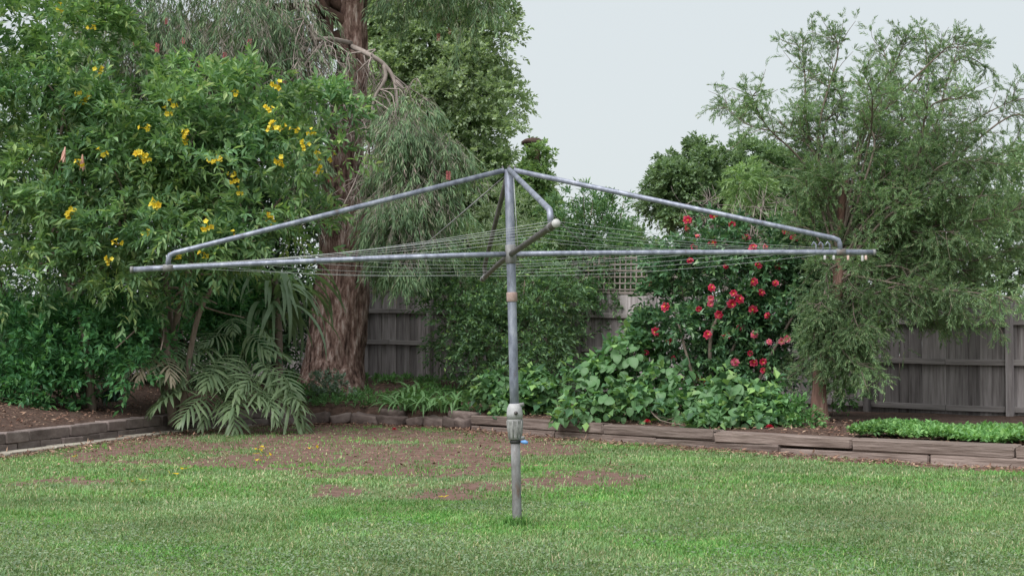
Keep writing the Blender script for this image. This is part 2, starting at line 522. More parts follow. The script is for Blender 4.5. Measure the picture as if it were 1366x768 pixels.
def topix(x, y, z):
    c, s = math.cos(PITCH), math.sin(PITCH)
    zz = z - EYE
    d = y * c + zz * s
    v = -y * s + zz * c
    return 683 + F * x / d, 384 - F * v / d


BARE = [(440, 600, 240, 30, 1.0), (300, 602, 130, 18, .85), (150, 610, 80, 12, .85), (600, 603, 130, 26, .8), (630, 660, 95, 14, 1.0),
        (790, 640, 100, 15, .95), (445, 660, 34, 12, .95), (520, 618, 170, 15, .75), (100, 640, 60, 9, .7), (750, 594, 90, 9, .7),
        (330, 575, 160, 14, .9), (720, 690, 60, 12, .35), (860, 660, 50, 9, .4)]


def bare_map(x, y):
    px, py = topix(x, y, lawn_z(x, y))
    s = np.zeros(np.shape(x))
    for cx, cy, rx, ry, w in BARE:
        s = s + w * np.exp(-(((px - cx) / rx) ** 2 + ((py - cy) / ry) ** 2))
    n = .55 * fbm(x * .9, y * .8, 21, 4) + .45 * fbm(x * 3.2, y * 1.9, 71, 4)
    sd = wall_sd(x, y)
    s = np.maximum(s, 1.0 * np.exp(-(np.minimum(sd + .12, 0) / .30) ** 2))
    return sstep(.12, 1.02, np.minimum(s, .88) + 2.5 * (n - .5))


# ground: fine grid in the garden, then out to the horizon
gx = np.concatenate([[-900, -300, -100, -40, -20], np.arange(-12, 12.01, .14), [20, 40, 100, 300, 900]])
gy = np.concatenate([[-300, -60, -10, 0, 4], np.arange(6.5, 25, .14), [27, 31, 40, 60, 120, 400, 1500]])
X, Y = np.meshgrid(gx, gy)
Z = lawn_z(X, Y)
nx, ny = len(gx), len(gy)
i, j = np.meshgrid(np.arange(ny - 1), np.arange(nx - 1), indexing='ij')
i, j = i.ravel(), j.ravel()
Q = np.stack([i * nx + j, i * nx + j + 1, (i + 1) * nx + j + 1, (i + 1) * nx + j], 1)
me = mesh_np('ground', np.stack([X.ravel(), Y.ravel(), Z.ravel()], 1), Q, M['lawn'])
bare = bare_map(X, Y)
attr = me.attributes.new('bare', 'FLOAT', 'POINT')
attr.data.foreach_set('value', bare.ravel().astype(np.float32))
g_obj = obj('ground', me)
g_obj['kind'] = 'structure'
g_obj['label'] = 'back lawn with worn bare earth patches'

# raised garden bed behind the edging
gx = np.arange(-15, 15.01, .14)
gy = np.arange(11, 46, .14)
X, Y = np.meshgrid(gx, gy)
SD = wall_sd(X, Y)
Zb = bed_z(X, Y, SD)
edge = np.minimum(np.minimum(X + 15, 15 - X), np.minimum(46 - Y, Y - 9))
k = sstep(.03, .16, SD) * sstep(0, 2, edge)
Z = (lawn_z(X, Y) - .25) * (1 - k) + Zb * k
nx, ny = len(gx), len(gy)
i, j = np.meshgrid(np.arange(ny - 1), np.arange(nx - 1), indexing='ij')
i, j = i.ravel(), j.ravel()
Q = np.stack([i * nx + j, i * nx + j + 1, (i + 1) * nx + j + 1, (i + 1) * nx + j], 1)
keep = (SD.ravel()[Q] > -.1).any(1)
Q = Q[keep]
used = np.unique(Q)
remap = np.full(nx * ny, -1)
remap[used] = np.arange(len(used))
bed = obj('garden_bed', mesh_np('garden_bed', np.stack([X.ravel(), Y.ravel(), Z.ravel()], 1)[used], remap[Q], M['bed']))
bed['kind'] = 'structure'
bed['label'] = 'raised garden bed of dark mulch behind the edging'


# ---------------------------------------------------------------- edging walls
def wall_arc():
    d = np.concatenate([[0], np.cumsum(np.hypot(*np.diff(WC, axis=0).T))])
    return d


WD = wall_arc()


def wall_pt(s):
    x = np.interp(s, WD, WC[:, 0])
    y = np.interp(s, WD, WC[:, 1])
    return np.array((x, y))


def wall_s_at_px(px):
    pxs = 683 + F * WC[:, 0] / WC[:, 1]
    return float(np.interp(px, pxs, WD))


def lay_piece(name, parent, s0, s1, off, w, h, zoff, mat, rng, bev=.015, jit=.006, gap=.012):
    a, b_ = wall_pt(s0), wall_pt(s1)
    d = b_ - a
    L = np.hypot(*d)
    mid = (a + b_) / 2
    nrm_ = np.array((-d[1], d[0])) / L            # garden side
    V, fs = boxgeo(L - gap, w, h, bev, jit, rng)
    g = Geo().add(V, *fs)
    m = g.mesh(name, mat, False)
    pos = mid + nrm_ * (off + rng.normal(0, .008))
    base = parent.location
    o = obj(name, m, parent, (pos[0] - base.x, pos[1] - base.y, min(lz(*a), lz(*b_)) + zoff - base.z))
    o.rotation_euler = (rng.normal(0, .006), rng.normal(0, .0015), math.atan2(d[1], d[0]) + rng.normal(0, .004))
    return o


rng = np.random.default_rng(3)
# left: stained block wall in two courses with a pale kerb at its foot
sL0, sL1 = wall_s_at_px(-140), wall_s_at_px(395)
p0 = wall_pt(sL0)
bw = thing('block_wall', 'low stained grey block wall with pale kerb strip, edging the bed under the yellow-flowered shrub', 'wall', (p0[0], p0[1], 0))
s = sL0
while s < sL1 - .1:
    e = min(s + .44, sL1)
    lay_piece('block', bw, s, e, .10, .2, .125, -.02, M['block'], rng, .01, .003, .008)
    s = e
s = sL0 + .2
while s < sL1 - .1:
    e = min(s + .44, sL1)
    lay_piece('block', bw, s, e, .112, .2, .12, .108, M['block'], rng, .01, .003, .008)
    s = e
s = sL0
while s < sL1 - 1.2:
    e = s + .9
    lay_piece('kerb_strip', bw, s, e, -.085, .15, .07, -.03, M['kerb'], rng, .012, .005, .01)
    s = e

# middle: rough stones
s0, s1 = wall_s_at_px(396), wall_s_at_px(628)
p0 = wall_pt(s0)
st = thing('stone_edging', 'uneven row of rough grey-brown stones edging the bed below the big trunk', 'edging', (p0[0], p0[1], 0))
for course in range(2):
    s = s0 + course * .13
    while s < s1 - .12:
        ln = rng.uniform(.26, .46)
        e = min(s + ln, s1)
        hgt = rng.uniform(.10, .19)
        if course and rng.uniform() < .3:
            s = e
            continue
        a, b_ = wall_pt(s), wall_pt(e)
        d = b_ - a
        L = np.hypot(*d)
        bx_, fs = boxgeo(1, 1, 1, .12)
        # rounded lump: subdivided sphere-ish box
        u, v = np.meshgrid(np.linspace(0, 2 * math.pi, 15)[:-1], np.linspace(-math.pi / 2, math.pi / 2, 8))
        pw = lambda t: np.sign(t) * np.abs(t) ** .32
        V = np.stack([pw(np.cos(u)) * pw(np.cos(v)) * L * .49, pw(np.sin(u)) * pw(np.cos(v)) * .11, pw(np.sin(v)) * hgt * .5], -1).reshape(-1, 3)
        V = V * (1 + .34 * (fbm(V[:, 0] * 11 + s * 7, V[:, 1] * 11 + V[:, 2] * 9, 5, 3) - .5)[:, None] * 2)
        ii, jj = np.meshgrid(np.arange(7), np.arange(14), indexing='ij')
        ii, jj = ii.ravel(), jj.ravel()
        kk = (jj + 1) % 14
        Qs = np.stack([ii * 14 + jj, ii * 14 + kk, (ii + 1) * 14 + kk, (ii + 1) * 14 + jj], 1)
        mm = Geo().add(V, Qs).mesh('stone', M['rock'])
        mid = (a + b_) / 2
        o = obj('stone', mm, st, (mid[0] - p0[0] + rng.normal(0, .02), mid[1] + .07 - p0[1] + course * .04, lz(*mid) + hgt * .42 + course * .125))
        o.rotation_euler = (rng.normal(0, .12), rng.normal(0, .10), math.atan2(d[1], d[0]) + rng.normal(0, .12))
        s = e

# right: two courses of timber sleepers
s0, s1 = wall_s_at_px(628), WD[-1]
p0 = wall_pt(s0)
sw = thing('sleeper_wall', 'two-course weathered timber sleeper wall edging the bed below the hydrangeas and camellia', 'wall', (p0[0], p0[1], 0))
for course, zo, off, st0 in ((0, -.03, .092, 0), (1, .089, .098, -.9)):
    s = s0 + st0
    while s < s1 - .3:
        e = min(s + 1.8, s1)
        lay_piece('sleeper', sw, max(s, s0), e, off, .19, .12, zo, M['sleeper'], rng, .014, .006, .014)
        s = e

# ---------------------------------------------------------------- paling fence
def fence_pt(px):
    """point on the fence line seen at photo column px"""
    u = (px - 683) / F
    # A + t*D, x = u*y
    t = (u * FENCE_A[1] - FENCE_A[0]) / (FDIR[0] - u * FDIR[1])
    return FENCE_A + FDIR * t, t


fa, ta = fence_pt(40)
fb, tb = fence_pt(1440)
fence_ang = math.atan2(FDIR[1], FDIR[0])
FN = np.array((FDIR[1], -FDIR[0]))               # towards the camera


def fence_base(t):
    return np.interp(t, [ta, 0, np.linalg.norm(FENCE_B - FENCE_A), tb], [.62, .52, .22, .2])


fence = thing('paling_fence', 'weathered grey timber paling fence running behind the whole garden', 'fence', (fa[0], fa[1], float(fence_base(ta))))
fbase = np.array(fence.location)
FH = 1.58
rng = np.random.default_rng(5)
pal_meshes = []
for k in range(7):
    w = rng.uniform(.145, .195)
    V, fs = boxgeo(FH, .016, w, .002)
    V = np.stack([V[:, 2] - w / 2, V[:, 1], V[:, 0] + FH / 2], 1)
    V[:, 2] += np.where(V[:, 2] > FH * .5, rng.normal(0, .008, len(V)), 0)
    V[:, 1] += .006 * math.sin(k) * (V[:, 0] / w)
    pal_meshes.append((w, Geo().add(V, *fs).mesh('paling', M['paling'], False)))
t = ta
while t < tb:
    w, m = pal_meshes[rng.integers(7)]
    c = FENCE_A + FDIR * (t + w / 2)
    o = obj('paling', m, fence, (c[0] - fbase[0], c[1] - fbase[1], fence_base(t) - fbase[2] + rng.normal(0, .008)))
    o.location.x += FN[0] * .013 * (len(fence.children) % 2)
    o.location.y += FN[1] * .013 * (len(fence.children) % 2)
    o.rotation_euler = (0, rng.normal(0, .004), fence_ang)
    t += w - rng.uniform(.004, .012)


def beam(name, parent, a, b_, w, h, mat, base, bev=.004):
    a, b_ = np.asarray(a, float), np.asarray(b_, float)
    d = b_ - a
    L = np.linalg.norm(d)
    V, fs = boxgeo(L, w, h, bev)
    V[:, 2] -= h / 2
    m = Geo().add(V, *fs).mesh(name, mat, False)
    o = obj(name, m, parent, tuple((a + b_) / 2 - base))
    o.rotation_euler = (0, -math.asin(d[2] / L), math.atan2(d[1], d[0]))
    return o


t = ta
while t < tb:                                     # rails, bay by bay
    e = min(t + 2.4, tb)
    for hz in (.16, .76, 1.28):
        a = FENCE_A + FDIR * t + FN * .046
        b_ = FENCE_A + FDIR * (e - .004) + FN * .046
        beam('rail', fence, (*a, fence_base(t) + hz), (*b_, fence_base(e) + hz), .045, .075, M['rail'], fbase)
    t = e
for px in (160, 330, 579, 776, 960, 1160, 1350):
    c, t = fence_pt(px)
    c = c + FN * .113
    tall = 2.12 if 470 < px < 900 else 1.62
    V, fs = boxgeo(tall, .085, .085, .005)
    V = np.stack([V[:, 1], V[:, 2] - .0425, V[:, 0] + tall / 2], 1)
    o = obj('post', Geo().add(V, *fs).mesh('post', M['paling'], False), fence, (c[0] - fbase[0], c[1] - fbase[1], fence_base(t) - .05 - fbase[2]))
    o.rotation_euler = (0, 0, fence_ang)

# lattice standing on the fence
pa, tla = fence_pt(470)
pb, tlb = fence_pt(905)
lat = obj('lattice', Geo().add(*[(lambda r: (r[0], *r[1]))(boxgeo(tlb - tla, .03, .04, .004))][0]).mesh('lattice', M['lattice'], False), fence)
lmid = FENCE_A + FDIR * (tla + tlb) / 2
lslope = (fence_base(tlb) - fence_base(tla)) / (tlb - tla)
lbase = np.array((lmid[0], lmid[1], fence_base((tla + tlb) / 2) + FH + .015))
lat.location = tuple(lbase - fbase)
lat.rotation_euler = (0, -math.atan(lslope), fence_ang)
Lw = tlb - tla
vs_m = Geo().add(*[(lambda r: (np.stack([r[0][:, 2] - .011, r[0][:, 1], r[0][:, 0] + .29], 1), *r[1]))(boxgeo(.58, .010, .022, .002))][0]).mesh('slat', M['lattice'], False)
hs_m = Geo().add(*[(lambda r: (r[0], *r[1]))(boxgeo(Lw, .010, .022, .002))][0]).mesh('slat', M['lattice'], False)
n = int(Lw / .095)
for k in range(n):
    obj('slat', vs_m, lat, (-Lw / 2 + .03 + k * Lw / n, .006, .0))
for k in range(6):
    obj('slat', hs_m, lat, (0, -.007, .06 + k * .095))

# ---------------------------------------------------------------- foliage generators
def leaf_geo(P, D, N, L, W, fold=.25, mid=.45, curl=0.0):
    """leaf blades: base, side, tip, side, folded along the midrib"""
    S = np.cross(D, N)
    n = len(P)
    L, W = L[:, None], W[:, None]
    c1 = P + D * L * mid
    tip = P + D * L - N * L * curl
    a = c1 + S * W * .5 + N * W * fold * .5
    b_ = c1 - S * W * .5 + N * W * fold * .5
    V = np.stack([P, a, tip, b_], 1).reshape(-1, 3)
    k = np.arange(n)[:, None] * 4
    Fc = np.concatenate([k + np.array([[0, 1, 2]]), k + np.array([[0, 2, 3]])], 1).reshape(-1, 3)
    return V, Fc


def basis(D, rng):
    R = rng.normal(size=D.shape)
    U = nrm(np.cross(D, R))
    return U, np.cross(D, U)


def sprig_leaves(rng, A, D, length, M_, leafL, leafW, ang=55, droop=.2, hang=0.0, fold=.25, up=.8, vary=.3, t0=.15, curl=.1):
    N_ = len(A)
    length = np.broadcast_to(np.asarray(length, float), (N_,))
    U, W_ = basis(D, rng)
    t = (np.arange(M_) + .5) / M_ * (1 - t0) + t0
    l = length[:, None, None]
    tt = t[None, :, None]
    g = np.array((0, 0, -1.0))
    P = A[:, None] + D[:, None] * l * tt + g * (droop * l * tt ** 2)
    T = nrm(D[:, None] + g * (2 * droop * tt))
    phi = (np.arange(M_) * 2.4)[None, :] + rng.uniform(0, 6.28, (N_, 1)) + rng.normal(0, .4, (N_, M_))
    R = np.cos(phi)[..., None] * U[:, None] + np.sin(phi)[..., None] * W_[:, None]
    a = np.radians(ang) * (1 - .45 * t)[None, :, None] * rng.uniform(.7, 1.25, (N_, M_, 1))
    LD = nrm(T * np.cos(a) + R * np.sin(a) + g * hang)
    n0 = np.array((0, 0, 1.0)) * up + R * .25 + rng.normal(0, .35, P.shape)
    NN = nrm(n0 - LD * (n0 * LD).sum(-1, keepdims=True))
    k = rng.uniform(1 - vary, 1 + vary, (N_, M_))
    return leaf_geo(P.reshape(-1, 3), LD.reshape(-1, 3), NN.reshape(-1, 3), (leafL * k).ravel(), (leafW * k).ravel(), fold, .45, curl)


def sprig_stems(rng, A, D, length, droop, r=.004):
    """thin three-sided stems of the sprigs"""
    N_ = len(A)
    length = np.broadcast_to(np.asarray(length, float), (N_,))
    U, W_ = basis(D, rng)
    g = np.array((0, 0, -1.0))
    rings = []
    for t, rr in ((0, 1), (.5, .75), (1, .3)):
        c = A + D * (length * t)[:, None] + g * (droop * length * t * t)[:, None]
        for k in range(3):
            a = k * 2.094
            rings.append(c + r * rr * (math.cos(a) * U + math.sin(a) * W_))
    V = np.stack(rings, 1).reshape(-1, 3)
    q = []
    for i in range(2):
        for k in range(3):
            q.append((i * 3 + k, i * 3 + (k + 1) % 3, (i + 1) * 3 + (k + 1) % 3, (i + 1) * 3 + k))
    Q = (np.arange(N_)[:, None, None] * 9 + np.array(q)[None]).reshape(-1, 4)
    return V, Q


def sphere_dirs(rng, n):
    return nrm(rng.normal(size=(n, 3)))


def blob(px, py, rx, ry, Y, depth=None):
    c = at(px, py, Y)
    k = Y / F
    return (c, np.array((rx * k, depth if depth else .8 * min(rx, ry) * k + .1 * rx * k, ry * k)))


def anchors(rng, blobs, n, rc=.35, fill=.25, flat=.0, up=.35, shell=(.72, 1.0), zmin=None):
    """sprig anchor points and directions: clumps on the skin of the blobs, plus some fill inside"""
    area = np.array([(r[0] * r[1] + r[0] * r[2] + r[1] * r[2]) for _, r in blobs])
    cnt = np.maximum((n * area / area.sum()).astype(int), 4)
    As, Ds = [], []
    for (c, r), m in zip(blobs, cnt):
        mf = int(m * fill)
        ms = m - mf
        ar = 4 * math.pi * (area[0] * 0 + (r[0] * r[1] + r[0] * r[2] + r[1] * r[2]) / 3)
        nc = max(5, int(1.1 * ar / (math.pi * rc * rc)))
        cd = sphere_dirs(rng, nc)
        cc = c + cd * r * rng.uniform(*shell, (nc, 1))
        crad = rc * rng.uniform(.6, 1.3, nc)
        idx = rng.integers(nc, size=ms)
        d = nrm(sphere_dirs(rng, ms) + cd[idx] * .7 + np.array((0, 0, up)))
        p_ = cc[idx] + d * (crad[idx] * rng.uniform(.35, 1.0, ms))[:, None]
        As.append(p_)
        Ds.append(nrm(d + rng.normal(0, .3, d.shape)))
        if mf:
            d = sphere_dirs(rng, mf)
            As.append(c + d * r * (rng.uniform(0, .8, (mf, 1)) ** .5))
            Ds.append(nrm(d + np.array((0, 0, up)) + rng.normal(0, .4, d.shape)))
    A, D = np.concatenate(As), np.concatenate(Ds)
    if zmin is not None:
        k = A[:, 2] > zmin
        A, D = A[k], D[k]
    return A, D


def limbs(g, rng, start, blobs, r0, sub=5, wig=.12, sides=6, r1=.25, sub_r=.35):
    """curved limbs from a trunk point to each blob, with side branches"""
    for c, r in blobs:
        s = np.asarray(start[rng.integers(len(start))] if isinstance(start, list) else start, float)
        d = c - s
        L = np.linalg.norm(d)
        mid1 = s + d * .35 + rng.normal(0, wig * L * .5, 3) + np.array((0, 0, .06 * L))
        mid2 = s + d * .7 + rng.normal(0, wig * L * .5, 3)
        pts = curve([s, mid1, mid2, c + r * np.array((0, 0, .3))], 10)
        rr = r0 * (1 - np.linspace(0, 1, 10) * (1 - r1))
        V, fs = tube(pts, rr, sides)
        g.add(V, *fs)
        for k in range(sub):
            i = rng.integers(4, 10)
            q = c + sphere_dirs(rng, 1)[0] * r * .85
            a = pts[i]
            mm = (a + q) / 2 + rng.normal(0, wig * .3, 3)
            V, fs = tube(curve([a, mm, q], 6), rr[i] * sub_r * np.linspace(1, .25, 6), 4)
            g.add(V, *fs)


def front_point(px, py, blobs, push=.06):
    """first hit of the photo ray with a plant's blobs"""
    o = np.array((0, 0, EYE))
    q = at(px, py, 20.0)
    d = (q - o) / np.linalg.norm(q - o)
    best, bn = None, None
    for c, r in blobs:
        oo, dd = (o - c) / r, d / r
        A_, B_, C_ = dd @ dd, 2 * oo @ dd, oo @ oo - 1
        disc = B_ * B_ - 4 * A_ * C_
        if disc > 0:
            t = (-B_ - math.sqrt(disc)) / (2 * A_)
            if best is None or t < best:
                best = t
                bn = nrm((o + d * t - c) / (r * r))
    if best is None:
        ts = []
        for c, r in blobs:
            t = (c - o) @ d
            ts.append((np.linalg.norm((o + d * t - c) / r), t))
        best = min(ts)[1]
        bn = -d
    return o + d * (best - push), bn


def place(name, me, root, pos, normal, rng, scale=1.0, parent=None, spin=True):
    """put a shared mesh (its face looks along +Z) at pos facing normal"""
    q = Vector(normal).to_track_quat('Z', 'Y')
    if spin:
        q = q @ Matrix.Rotation(rng.uniform(0, 6.28), 4, 'Z').to_quaternion()
    o = obj(name, me, parent or root, tuple(np.asarray(pos) - np.array(root.location)))
    o.rotation_mode = 'QUATERNION'
    o.rotation_quaternion = q
    o.scale = (scale,) * 3
    return o


# ---------------------------------------------------------------- the rotary clothesline
def build_hoist():
    L, TH, HZ, TOPZ = 2.35, rad(5.4), 1.70, 2.235
    root = thing('rotary_clothesline', 'galvanised steel rotary clothesline with four arms on a leaning post in the lawn', 'clothesline', (.033, 10.2, lz(.033, 10.2)))
    root.rotation_euler = (0, -rad(1.35), 0)

    def pl(name, g, mat, parent=None, smooth=True, label=None):
        return obj(name, g.mesh(name, mat, smooth), parent or root, None, None, label)

    def pipe(p0, p1, r, sides=14, n=2):
        t = np.linspace(0, 1, n)[:, None]
        return tube(np.asarray(p0) * (1 - t) + np.asarray(p1) * t, r, sides)

    low = pl('lower_post', Geo().add(*_flat(pipe((0, 0, -.3), (0, 0, .54), .0295, 20, 6))), M['galvold'])
    up = pl('upper_post', Geo().add(*_flat(pipe((0, 0, .70), (0, 0, TOPZ), .0285, 20, 8))), M['galv'])
    g = Geo()
    V, fs = tube([(0, 0, 1.40), (0, 0, 1.405), (0, 0, 1.455), (0, 0, 1.46)], [.031, .034, .034, .031], 20)
    pl('collar', g.add(V, *fs), M['rust'], up)
    # winder housing: pale upper shell, rough casting below
    wh = pl('winder_housing', Geo().add(*_flat(tube([(0, 0, .535), (0, 0, .54), (0, 0, .56), (0, 0, .60), (0, 0, .65), (0, 0, .665)],
                                                     [.032, .041, .043, .046, .050, .050], 20))), M['cast'])
    pl('upper_shell', Geo().add(*_flat(tube([(0, 0, .666), (0, 0, .70), (0, 0, .735), (0, 0, .755), (0, 0, .762)], [.0495, .0505, .046, .037, .0305], 20))), M['castpale'], wh)
    pl('clamp_band', Geo().add(*_flat(tube([(0, 0, .515), (0, 0, .517), (0, 0, .531), (0, 0, .533)], [.030, .0355, .0355, .030], 18))), M['black'], wh)
    pl('crank_socket', Geo().add(*_flat(pipe((.006, -.036, .705), (.008, -.058, .705), .012, 10))), M['galvdark'], wh)
    pl('lug', Geo().add(*_flat(pipe((.02, 0, .752), (.058, -.012, .757), .012, 10))), M['cast'], wh)
    pl('lug', Geo().add(*_flat(pipe((.02, -.01, .55), (.057, -.02, .548), .011, 10))), M['cast'], wh)
    g = Geo()
    V, fs = tube([(.035, -.02, .524), (.06, -.025, .521), (.078, -.028, .516)], [.008, .014, .009], 10)
    pl('lock_knob', g.add(V, *fs), M['blue'], wh)
    g = Geo()                                             # rivets and ribs of the casting
    for k in range(10):
        a = k * .63
        g.add(*_flat(pipe((.040 * math.cos(a), .040 * math.sin(a), .55), (.049 * math.cos(a), .049 * math.sin(a), .655), .005, 6)))
    pl('ribs', g, M['cast'], wh)
    # hub
    hub = pl('hub', Geo().add(*_flat(tube([(0, 0, HZ - .06), (0, 0, HZ - .055), (0, 0, HZ + .055), (0, 0, HZ + .06)], [.031, .036, .036, .031], 18))), M['galvold'])
    pl('top_cap', Geo().add(*_flat(tube([(0, 0, TOPZ - .03), (0, 0, TOPZ - .03), (0, 0, TOPZ + .012), (0, 0, TOPZ + .02)], [.029, .034, .034, .015], 16))), M['galvold'], hub)
    dirs = []
    ends = []
    for k in range(4):
        a = TH + k * math.pi / 2
        d = np.array((math.cos(a), math.sin(a), 0))
        # local heights: the left and right arms sag a little towards their ends
        sag = (-.03, -.045, -.055, .0)[k]
        mat = M['galvdark'] if k in (1,) else M['galv']
        ts = np.linspace(0, 1, 9)[:, None]
        P = d * .03 * (1 - ts) + d * L * ts + np.array((0, 0, HZ)) + np.array((0, 0, sag)) * ts ** 1.5
        arm = pl('arm', Geo().add(*_flat(tube(P, .0175, 12))), M['galvdark'] if k in (1, 3) else M['galv'])  # far and near arms take the darker steel colour
        dirs.append(d)
        ends.append(sag)
        pl('end_cap', Geo().add(*_flat(pipe(P[-1] - d * .012, P[-1] + d * .006, .0215, 12))), M['white'] if k == 3 else M['galvold'], arm)
        q = d * L * .905 + np.array((0, 0, HZ + sag * .86))
        e1 = q + np.array((0, 0, .085)) - d * .012
        s0 = np.array((0, 0, TOPZ - .005)) + d * .03
        pts = [s0, s0 + (e1 - s0) * .985, e1 + np.array((0, 0, -.006)), e1 + d * .008 + np.array((0, 0, -.03)), q + np.array((0, 0, .012))]
        stay = pl('stay', Geo().add(*_flat(tube(pts, [.0165, .0165, .0165, .0165, .015], 12))), M['galvdark'] if k == 1 else M['galv'])  # far stay takes the darker steel colour
        pl('clamp', Geo().add(*_flat(pipe(q - d * .03, q + d * .03, .0225, 12))), M['galvold'], stay)
        pl('bolt', Geo().add(*_flat(pipe(np.array((0, 0, TOPZ - .012)) + d * .04, np.array((0, 0, TOPZ + .022)) + d * .04, .006, 6))), M['galvdark'], stay)
        if k == 0:
            for m in range(3):
                qq = d * (L * .905 - .07 - m * .045) + np.array((0, 0, HZ + sag * .8))
                pl('hook', Geo().add(*_flat(tube([qq + (0, 0, .012), qq + (0, 0, .05), qq + (0, 0, .068) - d * .014, qq + (0, 0, .045) - d * .028], .006, 6))), M['galv'], arm)
    # washing lines: seven loops strung from arm to arm
    for li, fr in enumerate((.40, .52, .64, .75, .86, .965)):
        g = Geo()
        for k in range(4):
            a, b_ = dirs[k] * L * fr, dirs[(k + 1) % 4] * L * fr
            za = HZ + ends[k] * fr ** 1.5 + .019
            zb = HZ + ends[(k + 1) % 4] * fr ** 1.5 + .019
            t = np.linspace(0, 1, 9)
            P = a[None] * (1 - t[:, None]) + b_[None] * t[:, None]
            P[:, 2] = za * (1 - t) + zb * t - .035 * fr * np.sin(t * math.pi) * random.uniform(.5, 1.5)
            g.add(*_flat(tube(P, .0010, 5, False)))
        pl('washing_line', g, M['wire'])
    # little line tensioners and pegs near the outer right end and by the near end
    for (k, fr, m) in ((0, .86, 'white'), (0, .885, 'white'), (0, .925, 'pinkplastic'), (0, .965, 'white'), (0, .975, 'pinkplastic')):
        d = dirs[k]
        c = d * L * fr + np.array((0, 0, HZ + ends[k] * fr ** 1.5))
        h = random.uniform(.028, .042)
        pl('tensioner', Geo().add(*_flat(tube([c + (0, -.004, -.019), c + (0, -.004, -.024), c + (0, -.004, -.02 - h * .8), c + (0, -.004, -.02 - h)], [.006, .009, .009, .006], 10))), M[m])
    # brace wires from the top down to the inner lines, and the lifting cord beside the post
    for a in (TH + math.pi * .75, TH + math.pi * .25):
        e = np.array((math.cos(a), math.sin(a), 0)) * L * .54 * .707 + np.array((0, 0, HZ + .01))
        pl('brace_wire', Geo().add(*_flat(pipe((0, 0, TOPZ - .02), e, .004, 6))), M['galvold'])
    pl('lifting_cord', Geo().add(*_flat(pipe((.028, -.02, TOPZ - .03), (.045, -.02, HZ + .02), .003, 6))), M['wire'])
    return root


def _flat(t):
    return (t[0], *t[1])


build_hoist()

# ---------------------------------------------------------------- trees and shrubs
def shrub_foliage(root, mat, blobs, n, rng, rc, leaves, name='foliage', fill=.25, up=.35, slen=.18, stems=False, stem_mat='twigs', zmin=None, shell=(.72, 1.0), extra=None, **kw):
    A, D = anchors(rng, blobs, n, rc, fill, up=up, zmin=zmin, shell=shell)
    if extra is not None:
        A, D = np.concatenate([A, extra[0]]), np.concatenate([D, extra[1]])
    ln = slen * rng.uniform(.6, 1.3, len(A))
    M_, lL, lW = leaves
    V, Fc = sprig_leaves(rng, A, D, ln, M_, lL, lW, **kw)
    o = part(name, Geo().add(V, Fc), mat, root, False, 'stuff')
    if stems:
        V, Q = sprig_stems(rng, A, D, ln, kw.get('droop', .2))
        part('twigs', Geo().add(V, Q), M[stem_mat], root, True, 'stuff')
    return A, D


# --- furrowed leaning trunk and weeping crown
rng = np.random.default_rng(11)
TY = 24.5
tp = [at(443, 522, TY), at(446, 480, TY), at(455, 400, TY), at(460, 330, TY), at(456, 250, TY), at(462, 170, TY), at(470, 100, TY), at(471, 40, TY), at(474, -20, TY), at(482, -90, TY + .1), at(492, -170, TY)]
tr = np.array([46, 37, 34.5, 33, 27, 22, 19, 18, 17, 13, 8]) * TY / F
tz = bz(tp[0][0], TY)
tp[0][2] = tz - .15
wtree = thing('weeping_tree', 'large weeping tree with thick furrowed red-brown trunk, drooping narrow leaves and grey dead twigs', 'tree', (tp[0][0], TY, tz))
C = curve(tp, 120)
R = np.interp(np.linspace(0, 10, 120), np.arange(11), tr)
sides = 72
V, fs = tube(C, R, sides)
V = V.reshape(120, sides, 3)
cen = C[:, None]
for i in range(120):
    for j in range(sides):
        p_ = V[i, j]
        q = Vector((p_[0] * 9, p_[1] * 9, p_[2] * 1.5))
        f1 = mnoise.noise(q)
        f2 = mnoise.noise(Vector((p_[0] * 22, p_[1] * 22, p_[2] * 4)))
        f3 = mnoise.noise(Vector((p_[0] * 2.2, p_[1] * 2.2, p_[2] * .9)))
        ridge = (1 - abs(f1) * 2.2)
        dlt = .05 * ridge * .6 + .025 * f2 + .06 * f3
        flare = .22 * math.exp(-i / 5.0) * (1 + .6 * math.sin(j * 2 * math.pi / sides * 5 + 1))
        d = p_ - C[i]
        V[i, j] = C[i] + d * (1 + (dlt + flare * .3) / max(R[i], .12) * min(1, R[i] / .3))
g = Geo().add(V.reshape(-1, 3), *fs)
trunk = part('trunk', g, M['trunkbark'], wtree)
g = Geo()
fork = C[84]
lb = []
for pts, r0 in (([C[82], at(436, 50, TY), at(428, -20, TY - .2), at(405, -80, TY - .4)], .17),
                ([C[84], at(420, 10, TY - .3), at(360, 8, TY - .6), at(280, -30, TY - .9)], .10),
                ([C[90], at(540, -60, TY - .2), at(600, -120, TY - .2)], .12),
                ([C[78], at(440, 70, TY - .4), at(438, 20, TY - .5), at(400, -40, TY - .8)], .10),
                ([C[95], at(520, -130, TY + .6), at(570, -190, TY + 1)], .12),
                ([C[88], at(330, -60, TY), at(240, -110, TY - .2)], .11)):
    P = curve(pts, 14)
    g.add(*_flat(tube(P, r0 * np.linspace(1, .3, 14), 9)))
    lb.append(P[-1])
part('limb', g, M['darkbark'], wtree)
